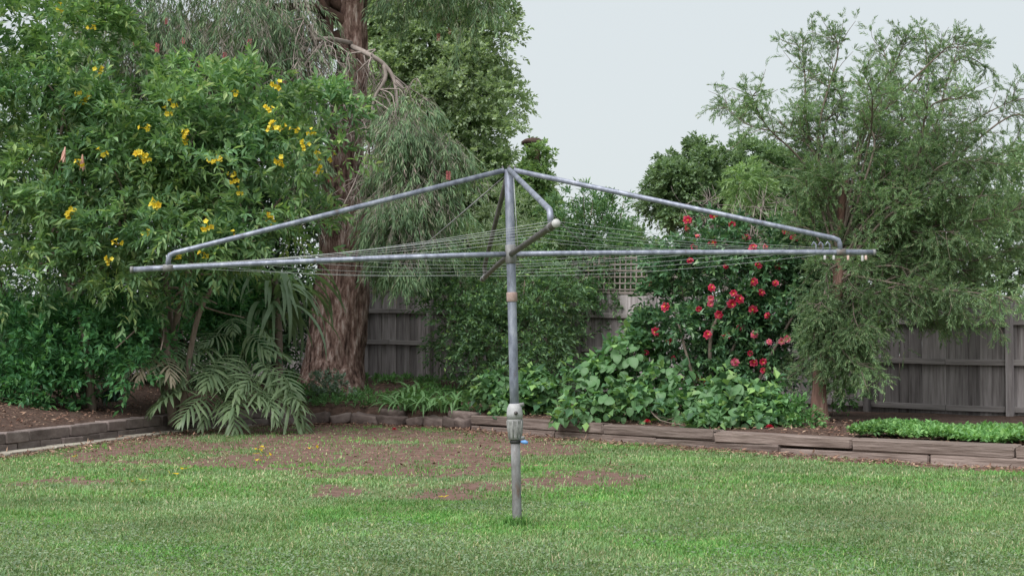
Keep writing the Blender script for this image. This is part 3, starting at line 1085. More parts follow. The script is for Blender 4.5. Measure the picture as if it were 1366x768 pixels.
# drooping leafy strands: blobs where the photo shows weeping foliage, sprigs hang down
wb = [blob(300, 40, 120, 70, 23.6, .8), blob(220, 80, 70, 60, 23.4, .7), blob(380, 90, 70, 75, 23.8, .7), blob(150, 30, 80, 55, 23.4, .7),
      blob(390, 10, 50, 40, 24, .8), blob(240, -60, 160, 60, 23.8, 1.2), blob(420, -120, 200, 70, 24.5, 1.6), blob(560, -40, 70, 48, 24.4, .8),
      blob(622, -5, 40, 50, 24.6, .6), blob(540, -90, 110, 50, 24.5, 1.2)]
wb2 = [blob(540, 225, 44, 70, 23.4, .5), blob(555, 290, 38, 55, 23.2, .45), blob(522, 300, 28, 44, 23.2, .35), blob(545, 180, 36, 50, 23.6, .45), blob(405, 240, 22, 36, 23.5, .3),
       blob(590, 240, 24, 45, 23.4, .3), blob(540, 345, 36, 26, 23.1, .3)]


def weeping(blobs, n, rc, mat, name, slen, M_, lL, lW, fill=.35):
    A, D = anchors(rng, blobs, n, rc, fill, up=-.1)
    D = nrm(D * np.array((.9, .9, .5)) + np.array((0, 0, -.85)))
    ln = slen * rng.uniform(.5, 1.4, len(A))
    V, Fc = sprig_leaves(rng, A, D, ln, M_, lL, lW, ang=48, droop=.25, hang=.4, up=.25, fold=.15, curl=.1)
    part(name, Geo().add(V, Fc), M[mat], wtree, False, 'stuff')
    V, Q = sprig_stems(rng, A - D * .1, D, ln, .1, .0025)
    part('hanging_twigs', Geo().add(V, Q), M['deadtwig'], wtree, True, 'stuff')


weeping(wb, 4600, .42, 'weeping', 'crown', .28, 11, .115, .020)
weeping(wb[:5], 800, .42, 'weeping_dry', 'crown', .4, 10, .12, .015)
weeping(wb2, 2100, .3, 'weeping', 'crown', .26, 11, .11, .019)
weeping(wb2[:6], 420, .3, 'weeping_dry', 'crown', .42, 9, .11, .014)
# bare drooping dead branches
g = Geo()


def dead(pts, r, n=26, drop=.55, spread=.3):
    P = curve(pts, 16)
    g.add(*_flat(tube(P, np.linspace(r, r * .45, 16), 7)))
    for k in range(n):
        a = P[rng.integers(3, 16)]
        d = np.array((rng.normal(0, spread), rng.normal(0, spread), -drop * rng.uniform(.3, 1.3)))
        Q_ = curve([a, a + d * .4 + rng.normal(0, .07, 3) + (0, 0, .06), a + d * .75 + rng.normal(0, .06, 3), a + d], 8)
        g.add(*_flat(tube(Q_, np.linspace(r * .34, r * .10, 8), 4)))
        for m in range(3):
            b_ = Q_[rng.integers(2, 8)]
            e = b_ + np.array((rng.normal(0, .13), rng.normal(0, .1), -rng.uniform(.08, .32)))
            g.add(*_flat(tube(curve([b_, (b_ + e) / 2 + rng.normal(0, .03, 3), e], 5), np.linspace(r * .15, r * .06, 5), 3)))


dy = 23.5
dead([at(468, 62, dy + .6), at(490, 72, dy), at(512, 86, dy), at(526, 108, dy), at(531, 150, dy - .1)], .045, 16, .5)
dead([at(512, 86, dy), at(514, 105, dy), at(500, 130, dy), at(495, 160, dy), at(492, 205, dy)], .034, 22, .6)
dead([at(468, 58, dy + .6), at(440, 52, dy), at(420, 52, dy - .1), at(416, 38, dy - .1), at(402, 20, dy - .1)], .040, 26, .8)
dead([at(440, 52, dy), at(415, 75, dy - .2), at(395, 110, dy - .2)], .026, 26, .5)
dead([at(465, 70, dy + .4), at(462, 110, dy), at(470, 150, dy)], .026, 22, .6)
dead([at(485, 215, dy), at(470, 250, dy - .1), at(450, 290, dy - .2)], .016, 26, .35, .25)
part('dead_branches', g, M['deadtwig'], wtree)
# a few old red bottlebrush heads hanging in the crown
bm_g = Geo()
for k in range(60):
    a = k * 2.4
    z = k / 60 * .1
    d = nrm(np.array((math.cos(a), math.sin(a), .2)))
    V, Fc = leaf_geo(np.array([[0, 0, z]]), d[None], nrm(np.cross(d, (0, 0, 1.0)))[None], np.array([.03]), np.array([.006]))
    bm_g.add(V, Fc)
brush = bm_g.mesh('flower_head', M['brush'])
for px, py in ((180, 50), (222, 24), (210, 58), (333, 52), (300, 70), (268, 80), (340, 78), (585, 45), (600, 38), (598, 228), (475, 150), (478, 130), (440, 232), (404, 215), (265, 110), (245, 50), (380, 108)):
    pos, n_ = front_point(px, py, wb + wb2, .12)
    place('flower_head', brush, wtree, pos, (0, -.3, -1), rng, rng.uniform(.9, 1.4))

# --- dense small-leaved tree behind the fence
rng = np.random.default_rng(12)
bY = 31
bb = [blob(550, 20, 90, 90, bY, 1.3), blob(632, 40, 50, 75, bY - .3, .9), blob(658, 128, 36, 42, bY - .5, .7), blob(610, 140, 70, 80, bY - .5, 1.0),
      blob(540, 130, 70, 90, bY, 1.1), blob(630, 205, 42, 48, bY - .6, .7), blob(590, 240, 75, 70, bY - .5, 1.0), blob(645, 262, 42, 55, bY - .6, .8),
      blob(530, 280, 60, 80, bY, 1.0), blob(620, 320, 80, 60, bY - .4, 1.0), blob(580, -80, 80, 70, bY, 1.3), blob(500, 60, 50, 90, bY + .4, .9), blob(690, 300, 45, 60, bY - .4, .7)]
gb = bz(-1.2, bY)
bt = thing('dense_tree', 'tall dense tree with small pale grey-green leaves rising behind the fence', 'tree', (at(600, 0, bY)[0], bY, gb))
P = curve([(at(600, 0, bY)[0], bY, gb - .2), at(598, 400, bY), at(590, 250, bY), at(585, 80, bY), at(590, -60, bY)], 16)
part('trunk', Geo().add(*_flat(tube(P, np.linspace(.24, .08, 16), 10))), M['darkbark'], bt)
g = Geo()
limbs(g, rng, [P[6], P[8], P[10]], bb, .07, 4)
part('limb', g, M['darkbark'], bt)
shrub_foliage(bt, M['bigtree'], bb, 21000, rng, .55, (8, .088, .050), name='crown', fill=.3, shell=(.5, .8), slen=.17, ang=60, droop=.25, up=.9)

# --- ivy-clad dead stump beside it
rng = np.random.default_rng(13)
iY = 29.5
ib = [blob(714, 204, 13, 14, iY - .1, .2), blob(715, 232, 12, 24, iY, .22), blob(715, 262, 15, 28, iY, .25), blob(722, 300, 26, 40, iY, .35), blob(735, 345, 34, 40, iY, .4), blob(700, 275, 18, 40, iY, .3)]
x_ = at(713, 0, iY)[0]
gi = bz(x_, iY)
iv = thing('ivy_stump', 'narrow ivy-covered dead trunk with a brown broken top against the sky', 'stump', (x_, iY, gi))
part('trunk', Geo().add(*_flat(tube(curve([(x_, iY, gi - .2), at(714, 330, iY), at(712, 200, iY)], 10), .13, 10))), M['darkbark'], iv)
u, v = np.meshgrid(np.linspace(0, 2 * math.pi, 25)[:-1], np.linspace(-math.pi / 2, math.pi / 2, 10))
V = np.stack([np.cos(u) * np.cos(v) * .22, np.sin(u) * np.cos(v) * .17, np.sin(v) * .08], -1).reshape(-1, 3)
V *= (1 + .5 * (fbm(V[:, 0] * 9, V[:, 1] * 9 + V[:, 2] * 14, 2, 3) - .5))[:, None]
V += at(711, 190, iY)
ii, jj = np.meshgrid(np.arange(9), np.arange(24), indexing='ij')
ii, jj = ii.ravel(), jj.ravel()
part('broken_top', Geo().add(V, np.stack([ii * 24 + jj, ii * 24 + (jj + 1) % 24, (ii + 1) * 24 + (jj + 1) % 24, (ii + 1) * 24 + jj], 1)), M['cap'], iv)
shrub_foliage(iv, M['ivy'], ib, 2200, rng, .16, (7, .08, .055), fill=.3, slen=.12, ang=70, up=.4)

# --- shrub with yellow flowers, left
rng = np.random.default_rng(14)
cb = [blob(105, 110, 75, 90, 20.6, .8), blob(60, 40, 90, 80, 20.8, .9), blob(10, 150, 90, 130, 20.6, .9), blob(190, 195, 90, 75, 20.2, .8), blob(120, 240, 85, 80, 20.1, .8),
      blob(320, 175, 85, 62, 20.1, .7), blob(400, 180, 58, 52, 19.9, .55), blob(270, 275, 100, 80, 19.8, .75), blob(370, 265, 50, 65, 20.2, .55), blob(180, 330, 75, 50, 19.8, .6),
      blob(20, 300, 80, 90, 20.2, .7), blob(250, 145, 60, 50, 20.6, .6), blob(140, 370, 40, 35, 19.6, .4), blob(265, 345, 60, 40, 20, .5)]
cx = at(222, 0, 20.3)[0]
cz = bz(cx, 20.6)
cas = thing('flowering_shrub', 'large bright green shrub with scattered yellow flower clusters over the block wall', 'shrub', (cx - .2, 20.6, cz))
g = Geo()
for pts, r0 in (([(at(237, 0, 20.7)[0], 20.7, cz - .1), at(222, 470, 20.5), at(210, 410, 20.4), at(190, 360, 20.3), at(150, 280, 20.3)], .075),
                ([(at(240, 0, 20.8)[0], 20.8, cz - .1), at(232, 450, 20.7), at(246, 390, 20.6), at(270, 300, 20.4), at(330, 200, 20.4)], .06),
                ([(at(130, 0, 20.6)[0], 20.6, bz(at(130, 0, 20.6)[0], 20.6) - .1), at(112, 440, 20.5), at(90, 375, 20.5), at(70, 280, 20.5), at(90, 120, 20.6)], .06),
                ([(at(236, 0, 20.9)[0], 20.9, cz - .1), at(228, 430, 20.9), at(215, 300, 20.7), at(250, 170, 20.6)], .05),
                ([(at(120, 0, 20.8)[0], 20.8, cz - .1), at(108, 400, 20.8), at(112, 300, 20.7), at(105, 200, 20.6)], .04),
                ([(at(245, 0, 20.6)[0], 20.6, cz - .1), at(262, 430, 20.5), at(300, 360, 20.4), at(370, 270, 20.3)], .045)):
    P = curve(pts, 20)
    g.add(*_flat(tube(P, r0 * np.linspace(1, .3, 20), 9)))
    for k in range(14):
        a = P[rng.integers(9, 20)]
        q = cb[rng.integers(len(cb))]
        e = a + nrm(sphere_dirs(rng, 1)[0] + (0, 0, .4)) * rng.uniform(.5, 1.1)
        g.add(*_flat(tube(curve([a, (a + e) / 2 + rng.normal(0, .07, 3), e], 6), np.linspace(r0 * .3, r0 * .1, 6), 5)))
part('stem', g, M['stem'], cas)
shrub_foliage(cas, M['cassia'], cb, 4300, rng, .33, (10, .115, .042), fill=.15, shell=(.82, 1.08), slen=.22, ang=68, droop=.3, up=.7, curl=.15, vary=.45)
# flower clusters: cupped petals
yfls = []
for nfl in (3, 5, 8):
    gf = Geo()
    for k in range(nfl):
        c = nrm(sphere_dirs(rng, 1)[0] * np.array((1, 1, .5)) + (0, 0, .5)) * .045 * rng.uniform(.6, 1.3)
        ax = nrm(c + np.array((0, 0, .05)) + rng.normal(0, .02, 3))
        gf.add(*_flat(tube([(0, 0, -.02), c * .6, c], [.004, .003, .003], 4)))
        U, W_ = basis(ax[None], rng)
        for m in range(5):
            a = m * 1.2566 + rng.normal(0, .15)
            d = nrm(ax * rng.uniform(.3, .9) + math.cos(a) * U[0] + math.sin(a) * W_[0])
            V, Fc = leaf_geo(c[None], d[None], nrm(ax - d * (ax @ d))[None], np.array([.04 * rng.uniform(.8, 1.15)]), np.array([.03]), .3, .6)
            gf.add(V, Fc)
    yfls.append(gf.mesh('flower', M['yellow']))
YF = [(370, 116), (113, 130), (132, 95), (82, 12), (192, 170), (186, 210), (197, 212), (137, 203), (286, 214), (231, 140), (224, 150), (312, 127), (364, 172), (378, 172), (376, 215), (416, 178), (406, 195), (422, 208),
      (320, 255), (210, 271), (97, 286), (278, 302), (356, 294), (312, 243), (157, 326), (146, 348), (358, 148), (250, 178), (250, 186), (308, 232), (424, 226), (196, 312), (235, 338), (272, 337), (313, 312), (442, 210), (120, 38), (105, 220), (393, 172), (106, 125)]
for px, py in YF:
    pos, n_ = front_point(px, py, cb, .30)
    big = (px, py) in ((370, 116), (113, 130), (376, 215), (364, 172), (278, 302), (356, 294), (97, 286), (210, 271), (286, 214), (186, 210))
    place('flower', yfls[rng.integers(1, 3) if big else rng.integers(0, 2)], cas, pos, nrm(n_ + np.array((0, -.4, .4))), rng, rng.uniform(1.1, 1.35) if big else rng.uniform(.8, 1.1))
# two hanging salmon trumpet flowers
gt = Geo()
gt.add(*_flat(tube([(0, 0, 0), (.002, 0, -.03), (0, 0, -.07), (0, 0, -.10)], [.008, .014, .02, .016], 8, False)))
for k in range(6):
    a = k * 1.047 + .3 * math.sin(k * 5)
    V, Fs = [], []
    for m in range(6):
        t = m / 5
        r_ = .014 + .030 * t ** 1.6
        w = .020 * math.sin(math.pi * (.25 + .7 * t))
        z = -.05 - (.15 + .03 * math.sin(k * 3)) * t
        c_, s_ = math.cos(a), math.sin(a)
        V += [(r_ * c_ - w * s_, r_ * s_ + w * c_, z), (r_ * c_ * .8, r_ * s_ * .8, z), (r_ * c_ + w * s_, r_ * s_ - w * c_, z)]
    for m in range(5):
        for q in (0, 1):
            b_ = m * 3 + q
            Fs.append((b_, b_ + 1, b_ + 4, b_ + 3))
    gt.add(np.array(V), np.array(Fs))
trumpet = gt.mesh('trumpet_flower', M['salmon'])
for px, py in ((87, 196), (110, 206)):
    pos, n_ = front_point(px, py, cb, .3)
    o = obj('trumpet_flower', trumpet, cas, tuple(pos - np.array(cas.location)), None, 'hanging salmon pink trumpet flower')
    o.rotation_euler = (rng.normal(0, .1), rng.normal(0, .12), 0)
    o.scale = (.8, .8, .9)

# --- low leafy shrub beneath it
rng = np.random.default_rng(15)
lb_ = [blob(110, 460, 42, 45, 20.5, .45), blob(160, 450, 45, 42, 20.3, .4), blob(70, 480, 55, 50, 20.5, .5), blob(20, 470, 60, 55, 20.4, .5), blob(195, 480, 30, 30, 20.3, .3), blob(200, 440, 28, 28, 20.4, .3), blob(55, 525, 50, 26, 20.4, .35), blob(5, 530, 50, 28, 20.2, .35), blob(105, 510, 36, 24, 20.5, .3)]
x_ = at(110, 0, 20.8)[0]
ls = thing('leafy_bush', 'low bright green bush in the shade beside the grey stems under the yellow-flowered shrub', 'shrub', (x_, 20.9, bz(x_, 20.9)))
g = Geo()
limbs(g, rng, np.array((x_, 20.9, bz(x_, 20.9) - .1)), lb_, .02, 3)
part('stem', g, M['stem'], ls)
shrub_foliage(ls, M['lowgreen'], lb_, 1300, rng, .2, (8, .10, .045), fill=.2, slen=.2, ang=65, up=.8)
lb_ = [blob(310, 405, 30, 40, 22.0, .4), blob(295, 430, 34, 40, 21.9, .4), blob(320, 455, 34, 36, 21.9, .35), blob(275, 400, 36, 40, 22, .4)]
x_ = at(320, 0, 22)[0]
ls = thing('leafy_bush', 'bright green bush between the grey stems and the long strap-leaved plant', 'shrub', (x_, 22, bz(x_, 22)))
g = Geo()
limbs(g, rng, np.array((x_, 22, bz(x_, 22) - .1)), lb_, .02, 3)
part('stem', g, M['stem'], ls)
shrub_foliage(ls, M['lowgreen'], lb_, 800, rng, .2, (8, .09, .04), fill=.2, slen=.2, ang=65, up=.8)

# --- dark evergreen shrubs filling the back of the left corner
rng = np.random.default_rng(16)
for k, (blobs, lab) in enumerate((
        ([blob(60, 350, 120, 130, 24.5, .9), blob(20, 480, 110, 80, 24, .8), blob(120, 470, 80, 70, 24, .7), blob(60, 200, 120, 120, 24.5, .9)], 'dark evergreen shrub behind the low bright green bush by the block wall'),
        ([blob(220, 330, 110, 130, 24.4, .9), blob(240, 460, 90, 80, 24.0, .7), blob(210, 200, 100, 100, 24.6, .8)], 'dark evergreen shrub behind the grey stems of the yellow-flowered shrub'),
        ([blob(350, 330, 80, 110, 25.4, .7), blob(370, 460, 60, 70, 25.2, .6), blob(350, 200, 90, 90, 25.4, .7), blob(300, 110, 110, 60, 25.6, .7)], 'dark evergreen shrub behind the furrowed trunk and strap-leaved plant'))):
    c = blobs[1][0]
    s = thing('evergreen_shrub', lab, 'shrub', (c[0], c[1] + .3, bz(c[0], c[1] + .3)))
    g = Geo()
    limbs(g, rng, np.array((c[0], c[1] + .3, bz(c[0], c[1] + .3) - .1)), blobs, .06, 4)
    part('stem', g, M['darkbark'], s)
    shrub_foliage(s, M['darkhedge'], blobs, 3200, rng, .34, (8, .11, .05), fill=.4, slen=.26, ang=60, up=.6)

# --- shrubs in front of the middle of the fence
rng = np.random.default_rng(17)
mb = [blob(800, 330, 42, 52, 25.2, .5), blob(765, 370, 40, 60, 25.0, .5), blob(820, 380, 40, 45, 25, .45), blob(790, 285, 26, 32, 25.3, .3), blob(745, 320, 26, 45, 25.3, .35), blob(770, 430, 40, 40, 24.8, .4), blob(822, 350, 26, 44, 24.8, .35), blob(800, 400, 34, 34, 24.6, .35)]
x_ = at(785, 0, 25.2)[0]
z_ = bz(x_, 25.2) - .05
ms = thing('upright_shrub', 'tall upright green shrub with loose leafy tips showing above the fence', 'shrub', (x_, 25.2, z_))
g = Geo()
limbs(g, rng, np.array((x_, 25.2, z_ - .1)), mb, .03, 4)
ex_a, ex_d = [], []
for tx, ty in ((762, 262), (778, 258), (800, 262), (818, 256), (832, 268), (846, 300), (750, 285), (740, 300), (790, 268), (856, 345)):
    a = at(790 + (tx - 790) * .5, ty + 60, 25.2)
    e = at(tx, ty, 25.2 + rng.normal(0, .25))
    P = curve([a, (a + e) / 2 + rng.normal(0, .05, 3), e], 12)
    g.add(*_flat(tube(P, np.linspace(.012, .004, 12), 4)))
    for q in P[2:]:
        for m in range(2):
            ex_a.append(q)
            ex_d.append(nrm(sphere_dirs(rng, 1)[0] + nrm(e - a) * 1.0))
part('stem', g, M['stem'], ms)
shrub_foliage(ms, M['midshrub'], mb, 1500, rng, .2, (8, .09, .03), fill=.2, slen=.2, ang=55, up=.6, extra=(np.array(ex_a), np.array(ex_d)))

jb = [blob(640, 400, 55, 45, 23.8, .5), blob(700, 390, 60, 50, 23.8, .5), blob(620, 450, 48, 45, 23.5, .45), blob(680, 455, 60, 50, 23.5, .5), blob(730, 440, 40, 55, 23.8, .4), blob(650, 500, 50, 35, 23.2, .4),
      blob(600, 420, 34, 30, 23.5, .3), blob(720, 500, 40, 35, 23.4, .35), blob(590, 395, 20, 14, 23.6, .2)]
x_ = at(668, 0, 23.6)[0]
z_ = bz(x_, 23.6)
js = thing('bushy_shrub', 'dark green bushy shrub sprawling over the fence behind the clothesline post', 'shrub', (x_, 23.6, z_))
g = Geo()
limbs(g, rng, np.array((x_, 23.6, z_ - .1)), jb, .03, 5)
part('stem', g, M['stem'], js)
shrub_foliage(js, M['jasmine'], jb, 2000, rng, .2, (9, .075, .03), fill=.2, slen=.22, ang=60, up=.6, droop=.35)
jb = [blob(650, 345, 60, 40, 25.2, .4), blob(710, 350, 50, 45, 25.2, .4), blob(590, 360, 30, 25, 25.6, .3), blob(680, 310, 40, 40, 25.6, .4), blob(735, 400, 30, 50, 25, .35)]
x_ = at(690, 0, 25.5)[0]
z_ = bz(x_, 25.5) - .05
js = thing('pale_shrub', 'grey-green feathery shrub above the fence between the dense tree and upright shrub', 'shrub', (x_, 25.5, z_))
g = Geo()
limbs(g, rng, np.array((x_, 25.5, z_ - .1)), jb, .03, 4)
part('stem', g, M['stem'], js)
shrub_foliage(js, M['bigtree'], jb, 900, rng, .22, (9, .09, .025), fill=.2, slen=.24, ang=50, up=.5, droop=.3)

# --- camellia with red and pink flowers
rng = np.random.default_rng(18)
kb = [blob(940, 338, 48, 34, 20.6, .45), blob(1000, 342, 55, 30, 20.6, .45), blob(905, 370, 38, 40, 20.5, .4), blob(950, 390, 65, 50, 20.3, .55), blob(1020, 390, 60, 55, 20.4, .55),
      blob(900, 430, 34, 50, 20.4, .4), blob(950, 460, 60, 45, 20.4, .5), blob(1020, 460, 60, 50, 20.3, .5), blob(1048, 415, 42, 62, 20.1, .45), blob(1052, 345, 30, 34, 20.3, .35), blob(1000, 500, 60, 40, 20.3, .45), blob(925, 500, 40, 40, 20.5, .4)]
x_ = at(950, 0, 20.6)[0]
z_ = bz(x_, 20.6)
ca = thing('camellia', 'dark glossy camellia bush covered in red and pink blooms beside the feathery tree', 'shrub', (x_, 20.6, z_))
g = Geo()
for pts, r0 in (([(x_, 20.5, z_ - .1), at(948, 500, 20.1), at(950, 440, 19.9), at(975, 400, 20)], .032), ([(x_ + .05, 20.5, z_ - .1), at(965, 500, 20.2), at(985, 450, 20), at(1010, 400, 20)], .028),
                ([(x_ - .1, 20.5, z_ - .1), at(930, 520, 20), at(915, 470, 19.9), at(905, 430, 20)], .026), ([(x_ + .1, 20.5, z_ - .1), at(1000, 530, 20.1), at(1030, 470, 19.85), at(1062, 415, 19.9)], .03)):
    P = curve(pts, 14)
    g.add(*_flat(tube(P, r0 * np.linspace(1, .5, 14), 7)))
limbs(g, rng, np.array((x_, 20.7, z_ - .1)), kb, .025, 5)
part('stem', g, M['stem'], ca)
shrub_foliage(ca, M['camellia'], kb, 3000, rng, .24, (8, .085, .042), fill=.2, slen=.18, ang=62, up=.8, droop=.3)


def rosette(mat, rng):
    g = Geo()
    for ring, (n, tilt, ln) in enumerate(((7, .15, .052), (6, .55, .046), (4, 1.1, .034))):
        for m in range(n):
            a = m * 6.283 / n + ring * .5
            d = nrm(np.array((math.cos(a), math.sin(a), tilt)))
            N_ = nrm(np.array((0, 0, 1.0)) - d * d[2])
            V, Fc = leaf_geo(np.array([[0, 0, ring * .006]]), d[None], N_[None], np.array([ln * rng.uniform(.85, 1.1)]), np.array([ln * .85]), .35, .62, .05)
            g.add(V, Fc)
    return g.mesh('flower', mat)


red_fl = [rosette(M['red'], rng) for _ in range(3)]
pink_fl = [rosette(M['pink'], rng) for _ in range(2)]
stam = Geo()
V, Fc = leaf_geo(np.zeros((8, 3)) + np.array((0, 0, .01)), nrm(np.stack([np.cos(np.arange(8) * .785) * .4, np.sin(np.arange(8) * .785) * .4, np.ones(8)], 1)), nrm(np.stack([np.cos(np.arange(8) * .785), np.sin(np.arange(8) * .785), -np.ones(8) * .4], 1)), np.full(8, .025), np.full(8, .008))
stam = Geo().add(V, Fc).mesh('stamens', M['stamen'])
KF = [(917, 294, 0), (952, 288, 0), (917, 304, 0), (921, 348, 0), (926, 330, 0), (951, 326, 0), (967, 338, 0), (1005, 331, 0), (1021, 330, 1), (1048, 308, 0), (1059, 318, 0), (996, 318, 1), (968, 356, 0), (1006, 376, 0), (949, 384, 0), (979, 391, 0), (986, 399, 0), (1016, 390, 0), (948, 398, 1), (948, 405, 1), (932, 412, 0), (959, 420, 0),
      (975, 405, 0), (959, 418, 0), (1004, 413, 0), (1024, 421, 0), (944, 446, 0), (968, 448, 0), (986, 437, 0), (1007, 446, 1), (1026, 456, 1), (1043, 455, 1), (1050, 452, 1), (1001, 471, 0), (981, 483, 1), (1006, 484, 0), (1018, 482, 0), (1018, 494, 0), (981, 484, 1), (1075, 474, 1), (875, 442, 0), (893, 455, 0), (899, 477, 0), (862, 470, 0), (930, 503, 1), (980, 483, 1), (1035, 378, 0), (888, 410, 0), (866, 376, 0), (939, 508, 0), (1012, 355, 0), (977, 300, 0), (1038, 355, 0), (930, 316, 1)]
for px, py, k in KF:
    pos, n_ = front_point(px, py, kb, .09)
    o = place('flower', (pink_fl if k else red_fl)[rng.integers(2 if k else 3)], ca, pos, nrm(n_ + np.array((0, -.5, .25)) + rng.normal(0, .25, 3)), rng, rng.uniform(.75, 1.35))
    obj('stamens', stam, o)

# --- broad-leaved bushes along the sleepers
def broad_leaf(rng, L=.125, W=.10):
    n = 6
    V, Fs = [], []
    for i in range(n + 1):
        t = i / n
        w = W * .5 * (4 * t * (1 - t)) ** .45 * (1.06 - .25 * t) if 0 < i < n else .006
        z = -.28 * L * t * t + .02 * rng.normal()*L
        for s in (-1, 0, 1):
            V.append((s * w, t * L, z + abs(s) * w * .30))
    for i in range(n):
        for s in (0, 1):
            a = i * 3 + s
            Fs.append((a, a + 1, a + 4, a + 3))
    return Geo().add(np.array(V), np.array(Fs)).mesh('leaf', M['hydrangea'])


rng = np.random.default_rng(19)
bl_meshes = [broad_leaf(rng, L, W) for L, W in ((.125, .115), (.11, .105), (.135, .12), (.095, .09))]


def broad_bush(name, label, blobs, base, n_part, n_fill, rng, lift=.0):
    root = thing(name, label, 'shrub', base)
    g = Geo()
    limbs(g, rng, np.array(base) - (0, 0, .05), blobs, .014, 4, sides=5)
    part('stem', g, M['stem'], root)
    A, D = anchors(rng, blobs, n_fill, .14, .5, up=.5, zmin=base[2] - .02, shell=(.5, .85))
    V, Fc = sprig_leaves(rng, A, D, np.full(len(A), .12), 4, .105, .085, ang=70, up=1.0, fold=.25, curl=.25)
    part('inner_leaves', Geo().add(V, Fc), M['hydrangea'], root, False, 'stuff')
    cnt = 0
    ar = np.array([r[0] * r[2] for _, r in blobs])
    tries = 0
    while cnt < n_part and tries < n_part * 8:
        tries += 1
        c, r = blobs[rng.choice(len(blobs), p=ar / ar.sum())]
        d = nrm(sphere_dirs(rng, 1)[0] + np.array((0, -.45, .25)))
        pos = c + d * r * rng.uniform(.86, 1.06)
        if pos[2] < base[2] - .12:
            continue
        inside = any(np.linalg.norm((pos - c2) / r2) < .8 for c2, r2 in blobs)
        if inside:
            continue
        # blade points outward and slightly down, face up and out
        nrm_out = nrm(d * .8 + np.array((0, -.15, .75)) + rng.normal(0, .28, 3))
        dirn = nrm(np.array((d[0], d[1], -.35)) + rng.normal(0, .45, 3))
        dirn = nrm(dirn - nrm_out * (dirn @ nrm_out))
        sx = np.cross(dirn, nrm_out)
        m3 = Matrix(((sx[0], dirn[0], nrm_out[0]), (sx[1], dirn[1], nrm_out[1]), (sx[2], dirn[2], nrm_out[2])))
        o = obj('leaf', bl_meshes[rng.integers(4)], root, tuple(pos - np.array(base) - dirn * .05))
        o.rotation_mode = 'QUATERNION'
        o.rotation_quaternion = m3.to_quaternion()
        o.scale = (rng.uniform(.75, 1.2),) * 3
        cnt += 1
    return root


hb = [blob(800, 520, 50, 48, 20.4, .45), blob(850, 490, 55, 50, 20.4, .5), blob(895, 525, 45, 42, 20.0, .4), blob(775, 555, 36, 24, 19.8, .3), blob(840, 545, 55, 32, 19.8, .4), blob(855, 450, 30, 28, 20.7, .3), blob(915, 555, 28, 24, 19.4, .25), blob(925, 572, 12, 12, 18.6, .12)]
c = hb[4][0]
broad_bush('hydrangea', 'largest broad-leaved bright green hydrangea spilling over the sleepers in front of the camellia', hb, (c[0], 20.3, bz(c[0], 20.3)), 290, 700, rng)
hb = [blob(975, 535, 38, 30, 18.9, .35), blob(1015, 545, 34, 26, 18.8, .3), blob(950, 558, 26, 18, 18.6, .2), blob(1040, 560, 22, 14, 18.7, .2), blob(990, 560, 40, 16, 18.5, .25)]
c = hb[0][0]
broad_bush('hydrangea', 'small rounded hydrangea bush at the foot of the camellia by the feathery tree', hb, (c[0] + .1, 19.0, bz(c[0] + .1, 19.0)), 190, 350, rng)
hb = [blob(715, 520, 28, 28, 21.4, .28), blob(665, 525, 26, 26, 21.6, .28), blob(690, 545, 36, 18, 21.3, .22)]
c = hb[2][0]
broad_bush('hydrangea', 'small light green hydrangea bush directly behind the clothesline winder', hb, (c[0], 21.6, bz(c[0], 21.6)), 130, 250, rng)

# --- feathery tree at the right
rng = np.random.default_rng(20)
fY = 19.4
x_ = at(1092, 0, fY)[0]
z_ = bz(x_, fY)
ft = thing('feathery_tree', 'airy fine-leaved tree with slim red-brown trunk standing in the bed before the fence', 'tree', (x_, fY, z_))
TP = curve([(x_, fY, z_ - .1), at(1093, 530, fY), at(1096, 480, fY), at(1112, 410, fY), at(1120, 360, fY), at(1120, 310, fY + .1), at(1128, 240, fY + .1)], 24)
g = Geo()
V, fs = tube(TP, np.interp(np.linspace(0, 1, 24), [0, .08, .3, .6, 1], [.125, .10, .085, .07, .045]), 14)
V = V + .010 * np.stack([np.sin(V[:, 2] * 9 + V[:, 0] * 60), np.cos(V[:, 2] * 7 + V[:, 1] * 60), 0 * V[:, 0]], 1)
part('trunk', g.add(V, *fs), M['redbark'], ft)
tips = [(965, 138), (1000, 120), (1070, 52), (1090, 90), (1112, 45), (1150, 90), (1175, 55), (1212, 42), (1242, 75), (1285, 60), (1320, 90), (1360, 130), (1390, 170), (1260, 110), (1215, 120), (1180, 140), (1130, 140), (1075, 140), (1035, 160),
        (1090, 200), (1130, 200), (1200, 190), (1250, 180), (1300, 170), (1340, 220), (1380, 270), (1100, 280), (1160, 250), (1220, 240), (1270, 250), (1310, 290), (1350, 330), (1160, 300), (1210, 300), (1250, 320),
        (1290, 350), (1090, 350), (1150, 350), (1200, 360), (1240, 385), (1140, 400), (1180, 420), (1085, 450), (1130, 450), (1080, 490), (1190, 395), (1320, 380), (1270, 150), (1230, 150), (1300, 130), (1200, 220), (1170, 200), (1260, 280), (1230, 290), (1290, 220), (1330, 260), (1280, 310), (1240, 350), (1250, 215), (1220, 330), (1110, 240), (1080, 230), (1060, 280), (1120, 320), (1300, 330), (1360, 200), (1350, 290), (1255, 405), (1285, 415), (1330, 425), (1370, 400)]
low_front = [(1098, 436), (1125, 440), (1150, 445), (1085, 460), (1115, 468), (1142, 466), (1100, 484), (1130, 486), (1158, 430), (1150, 495), (1165, 465), (1110, 405), (1090, 415)]
g = Geo()
EA, ED = [], []
